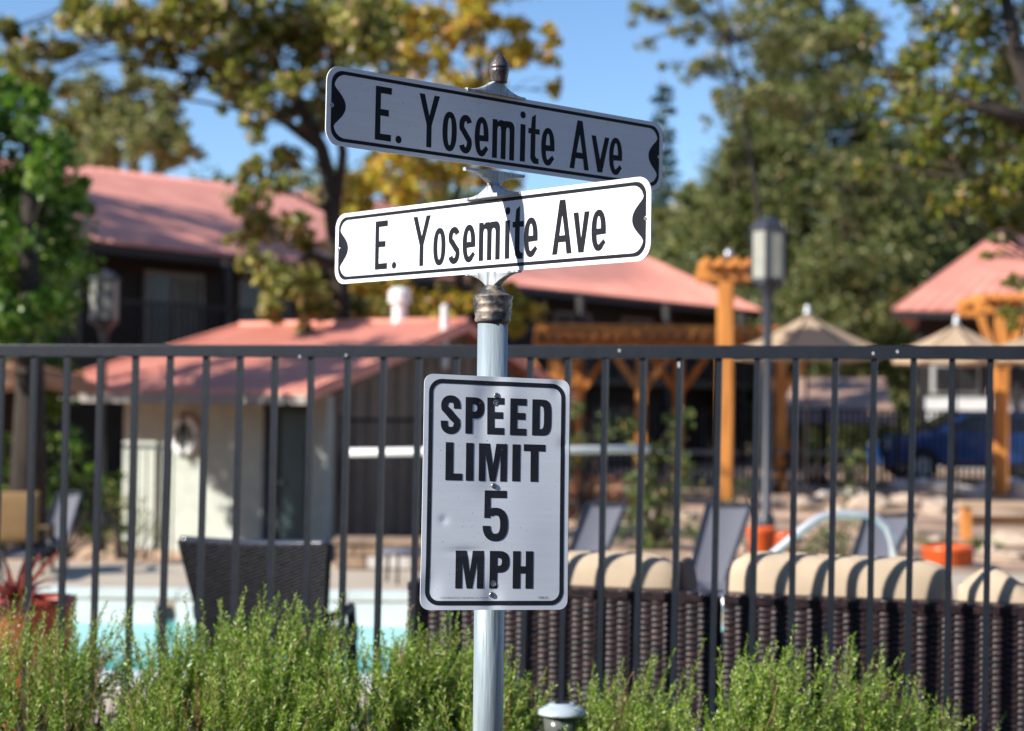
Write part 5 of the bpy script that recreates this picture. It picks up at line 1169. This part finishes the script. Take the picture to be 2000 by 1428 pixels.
tree('olive green tree rising behind the left part of the lodge roof', tp([(270, 500), (268, 400), (262, 300), (255, 200)], 47),
     pc([(230, 235, 66), (300, 270, 60), (320, 210, 46), (270, 165, 40), (180, 190, 56), (350, 290, 34), (215, 300, 50), (140, 250, 60), (330, 320, 30), (250, 120, 26)], 47, 1.5), 'olive', .095, 300, r0=.22)
tree('bright green leafy tree at the left edge of the photo', tp([(60, 720), (62, 600), (55, 480), (60, 350), (50, 220)], 17),
     pc([(20, 250, 66), (90, 290, 56), (40, 350, 80), (120, 350, 56), (60, 430, 80), (110, 470, 52), (50, 530, 84), (95, 590, 52), (30, 620, 70), (130, 400, 44), (10, 180, 56), (70, 200, 46), (-60, 300, 90), (-70, 480, 100), (-60, 620, 90), (-120, 180, 110)], 17, .9),
     'green', .042, 1000, r0=.16)
tree('dense dark green tree filling the left edge behind the bright green one', tp([(20, 760), (30, 600), (60, 450)], 21),
     pc([(30, 470, 110), (70, 540, 80), (30, 640, 90), (80, 640, 60), (-60, 520, 110), (90, 750, 60), (20, 800, 70), (100, 800, 50)], 21, .8), 'green', .06, 520, r0=.2)
def conifer(label, px, pyt, Y, pw, leaf, dens, size, bark='pinebark', pyb=760, group='conifers on the slope behind'):
    q = at(px, pyb, Y); tipz = float(at(px, pyt, Y)[2]); base = (q[0], q[1], float(gz(q[0], q[1])) - .1)
    H = tipz - base[2]; Rr = pw * Y / FPX; t = thing('conifer_tree', label, 'tree', base, 0, group)
    tm = MB().tube([base, (base[0] + .1, base[1], base[2] + H * .5), (base[0], base[1], tipz)], [.018 * H * .5, .012 * H * .5, .02], 8); L = []
    n = int(9 + H * 1.6)
    for i in range(n):
        s_ = (i + .5) / n; z_ = base[2] + H * (.10 + .88 * s_); r_ = Rr * (1 - s_) ** .8 * random.uniform(.65, 1.15) + .15
        for k in range(6):
            a = random.uniform(0, 2 * PI); c = np.array([base[0] + r_ * .62 * math.cos(a), base[1] + r_ * .62 * math.sin(a), z_ - .10 * r_])
            L.append(leaves(clump_pts(c, max(.25, r_ * .46), max(40, int(3.2 * dens * max(.1, r_ * .45) ** 2)), .5), size, .35))
        a = random.uniform(0, 6.28); limb(tm, (base[0], base[1], z_), (base[0] + r_ * math.cos(a), base[1] + r_ * math.sin(a), z_ - .1), .035, .01, n=4, seg=3)
    wpart('trunk', tm, bark, t, smooth=True); wpart('crown', cat(L), leaf, t, kind='stuff')
conifer('tallest pine, its crown cut by the top edge right of the sky gap', 1590, -330, 58, 330, 'pine', 60, .13)
conifer('slim blue green conifer just right of the upper sign end', 1288, 150, 66, 90, 'bluepine', 70, .12)
conifer('mid height pine between the tall pine and the slim blue one', 1425, 250, 56, 170, 'pine', 80, .11)
conifer('broad pine rising behind the far building roof', 1790, 60, 64, 260, 'pine', 60, .13)
conifer('pine on the right part of the slope above the far building', 1960, 80, 70, 240, 'pine', 50, .14)
conifer('full grey green pine above the cedar post and the larger lamp', 1490, 60, 58, 210, 'pine', 80, .12)
conifer('low broad pine above the gap between lodge and far building', 1640, 300, 50, 190, 'pine', 90, .10)
tree('green oak behind the right end of the lodge roof', tp([(1390, 640), (1385, 520), (1380, 420)], 60), pc([(1330, 470, 60), (1400, 440, 70), (1360, 400, 50), (1440, 520, 60), (1300, 430, 40), (1500, 480, 70), (1470, 600, 60), (1420, 600, 50), (1300, 500, 40)], 60, 2), 'olive', .12, 60, r0=.3)
tree('dark oak between the two sand umbrellas, far behind', tp([(1700, 760), (1700, 650), (1690, 560)], 52), pc([(1650, 620, 60), (1720, 600, 60), (1690, 680, 60), (1590, 640, 60), (1760, 680, 50), (1600, 730, 50), (1700, 740, 50), (1540, 600, 60), (1530, 700, 60), (1640, 540, 60)], 52, 2), 'pine', .10, 90, r0=.25)
tree('oak with yellowing leaves overhanging the right edge of the photo', tp([(2120, 760), (2110, 560), (2070, 380), (2030, 250), (1990, 120), (1960, -20)], 21),
     pc([(1740, 150, 44), (1790, 110, 52), (1850, 60, 66), (1930, 40, 74), (1980, 130, 70), (1900, 150, 66), (1830, 200, 60), (1760, 230, 50), (1900, 260, 66), (1980, 260, 66), (1840, 310, 56), (1770, 320, 40), (1960, 360, 60), (1890, 380, 50), (1830, 400, 34), (1990, 440, 40), (1700, 200, 34), (1690, 330, 26), (1990, 560, 30), (1985, 620, 26), (1900, -50, 90), (2000, -40, 90), (1700, 70, 24), (1950, 470, 20), (1800, -40, 60), (1925, 500, 16), (2060, 300, 90)], 21, 1.1),
     'yoak', .046, 620, r0=.22, mainlimbs=[tp([(2030, 250), (1930, 210), (1830, 190), (1740, 170)], 21)[1:], tp([(2070, 380), (1980, 360), (1890, 350)], 21.3)[1:]])
tree('oak reaching in from above with thin twigs beside the sky gap', tp([(1500, 760), (1480, 400), (1450, 200), (1420, 80), (1400, -30)], 44),
     pc([(1245, 20, 36), (1290, 30, 30), (1335, 75, 36), (1385, 120, 36), (1260, 85, 18), (1350, 20, 44), (1430, 60, 60), (1420, 160, 40), (1480, 30, 60), (1340, 150, 24), (1530, 80, 60), (1480, 200, 50), (1310, -40, 50), (1560, 200, 50), (1290, 130, 10), (1400, 220, 30), (1640, 60, 44), (1620, 160, 44)], 44, 1.5), 'olive', .075, 190, r0=.10)
for i, (px, Y, h) in enumerate([(-150, 75, 190), (120, 80, 250), (420, 85, 340), (600, 82, 300), (800, 84, 290), (1010, 88, 420), (1180, 86, 400), (1330, 82, 330), (1900, 84, 260), (2120, 78, 150)]):
    c_ = [(px + random.uniform(-60, 60), h + 30 + random.uniform(0, 260), random.uniform(50, 80)) for _ in range(16)] + [(px + random.uniform(-90, 90), random.uniform(580, 760), 80) for _ in range(8)]
    lab = ['far woodland tree beyond the left edge of the lodge', 'far woodland tree above the left end of the lodge roof', 'far tree showing low in the left sky gap', 'far tree behind the trunk of the large oak', 'far tree behind the golden leaved tree', 'far low tree in the bottom of the central sky gap', 'far low tree right of the central sky gap', 'far tree under the slim blue conifer', 'far woodland tree behind the far building', 'far woodland tree beyond the right edge'][i]
    tree(lab, tp([(px, 760), (px, h + 60)], Y), pc(c_, Y, 2.5), 'olive' if i % 2 else 'pine', .17, 22, r0=.3, twigs=False, group='far woodland trees')
# trees standing just outside the frame on the left: their shade falls across both salmon roofs
def offtree(label, x, y, h, cl, leaf, size, dens, r0=.2):
    b0 = (x, y, float(gz(x, y)) - .1)
    tree(label, [b0, (x + .2, y, h * .3), (x, y + .2, h * .55), (x + .2, y, h * .8)], [((x + a, y + b_, c), r) for a, b_, c, r in cl], leaf, size, dens, r0=r0)
random.seed(3)
offtree('tall oak left of the lodge, outside the left edge of the photo', -16.5, 27.5, 14, [(random.uniform(-3.2, 3.2), random.uniform(-3, 3), random.uniform(8.5, 14.5), random.uniform(.8, 1.3)) for _ in range(34)], 'oak', .16, 24)
offtree('oak left of the pool house, outside the left edge of the photo', -9.9, 19.4, 8, [(random.uniform(-1.5, 1.5), random.uniform(-1.1, 1.1), random.uniform(3.5, 8.2), random.uniform(.42, .75)) for _ in range(26)], 'oak', .11, 50)
offtree('young tree beyond the pool left edge, outside the photo', -8.6, 17.6, 5, [(random.uniform(-.9, .9), random.uniform(-.9, .9), random.uniform(2.6, 5.2), random.uniform(.3, .5)) for _ in range(12)], 'oak', .08, 90, r0=.1)
# the street, and the roadside across it, with unseen foliage added to block sky light
struct('street', MB().box((0, -24, -.05), (400, 42, .10)), mat('asphalt', (.055, .055, .058), (.04, .04, .042), rough=.9, scale=40))
hb = MB(); hb.box((0, -60, -.05), (400, 29.9, .1)); struct('roadside', hb, 'mulch')
n = 26000; a = rng.uniform(R(-195), R(15), n); rad = 27 + rng.exponential(2.2, n); h = rng.uniform(0, 1, n) ** .85 * np.where((a < R(-125)), 12.0, 13.0) * (.86 + .14 * np.sin(a * 17))
P_ = np.stack([rad * np.cos(a), rad * np.sin(a) * 1.0, h], -1)
wd = bpy.data.objects.new('roadside_woodland', mesh('roadside_woodland', leaves(P_, .75, .7), 'pine')); COL.objects.link(wd); wd['kind'] = 'stuff'; wd['label'] = 'unseen foliage belt added behind the camera to block sky light'
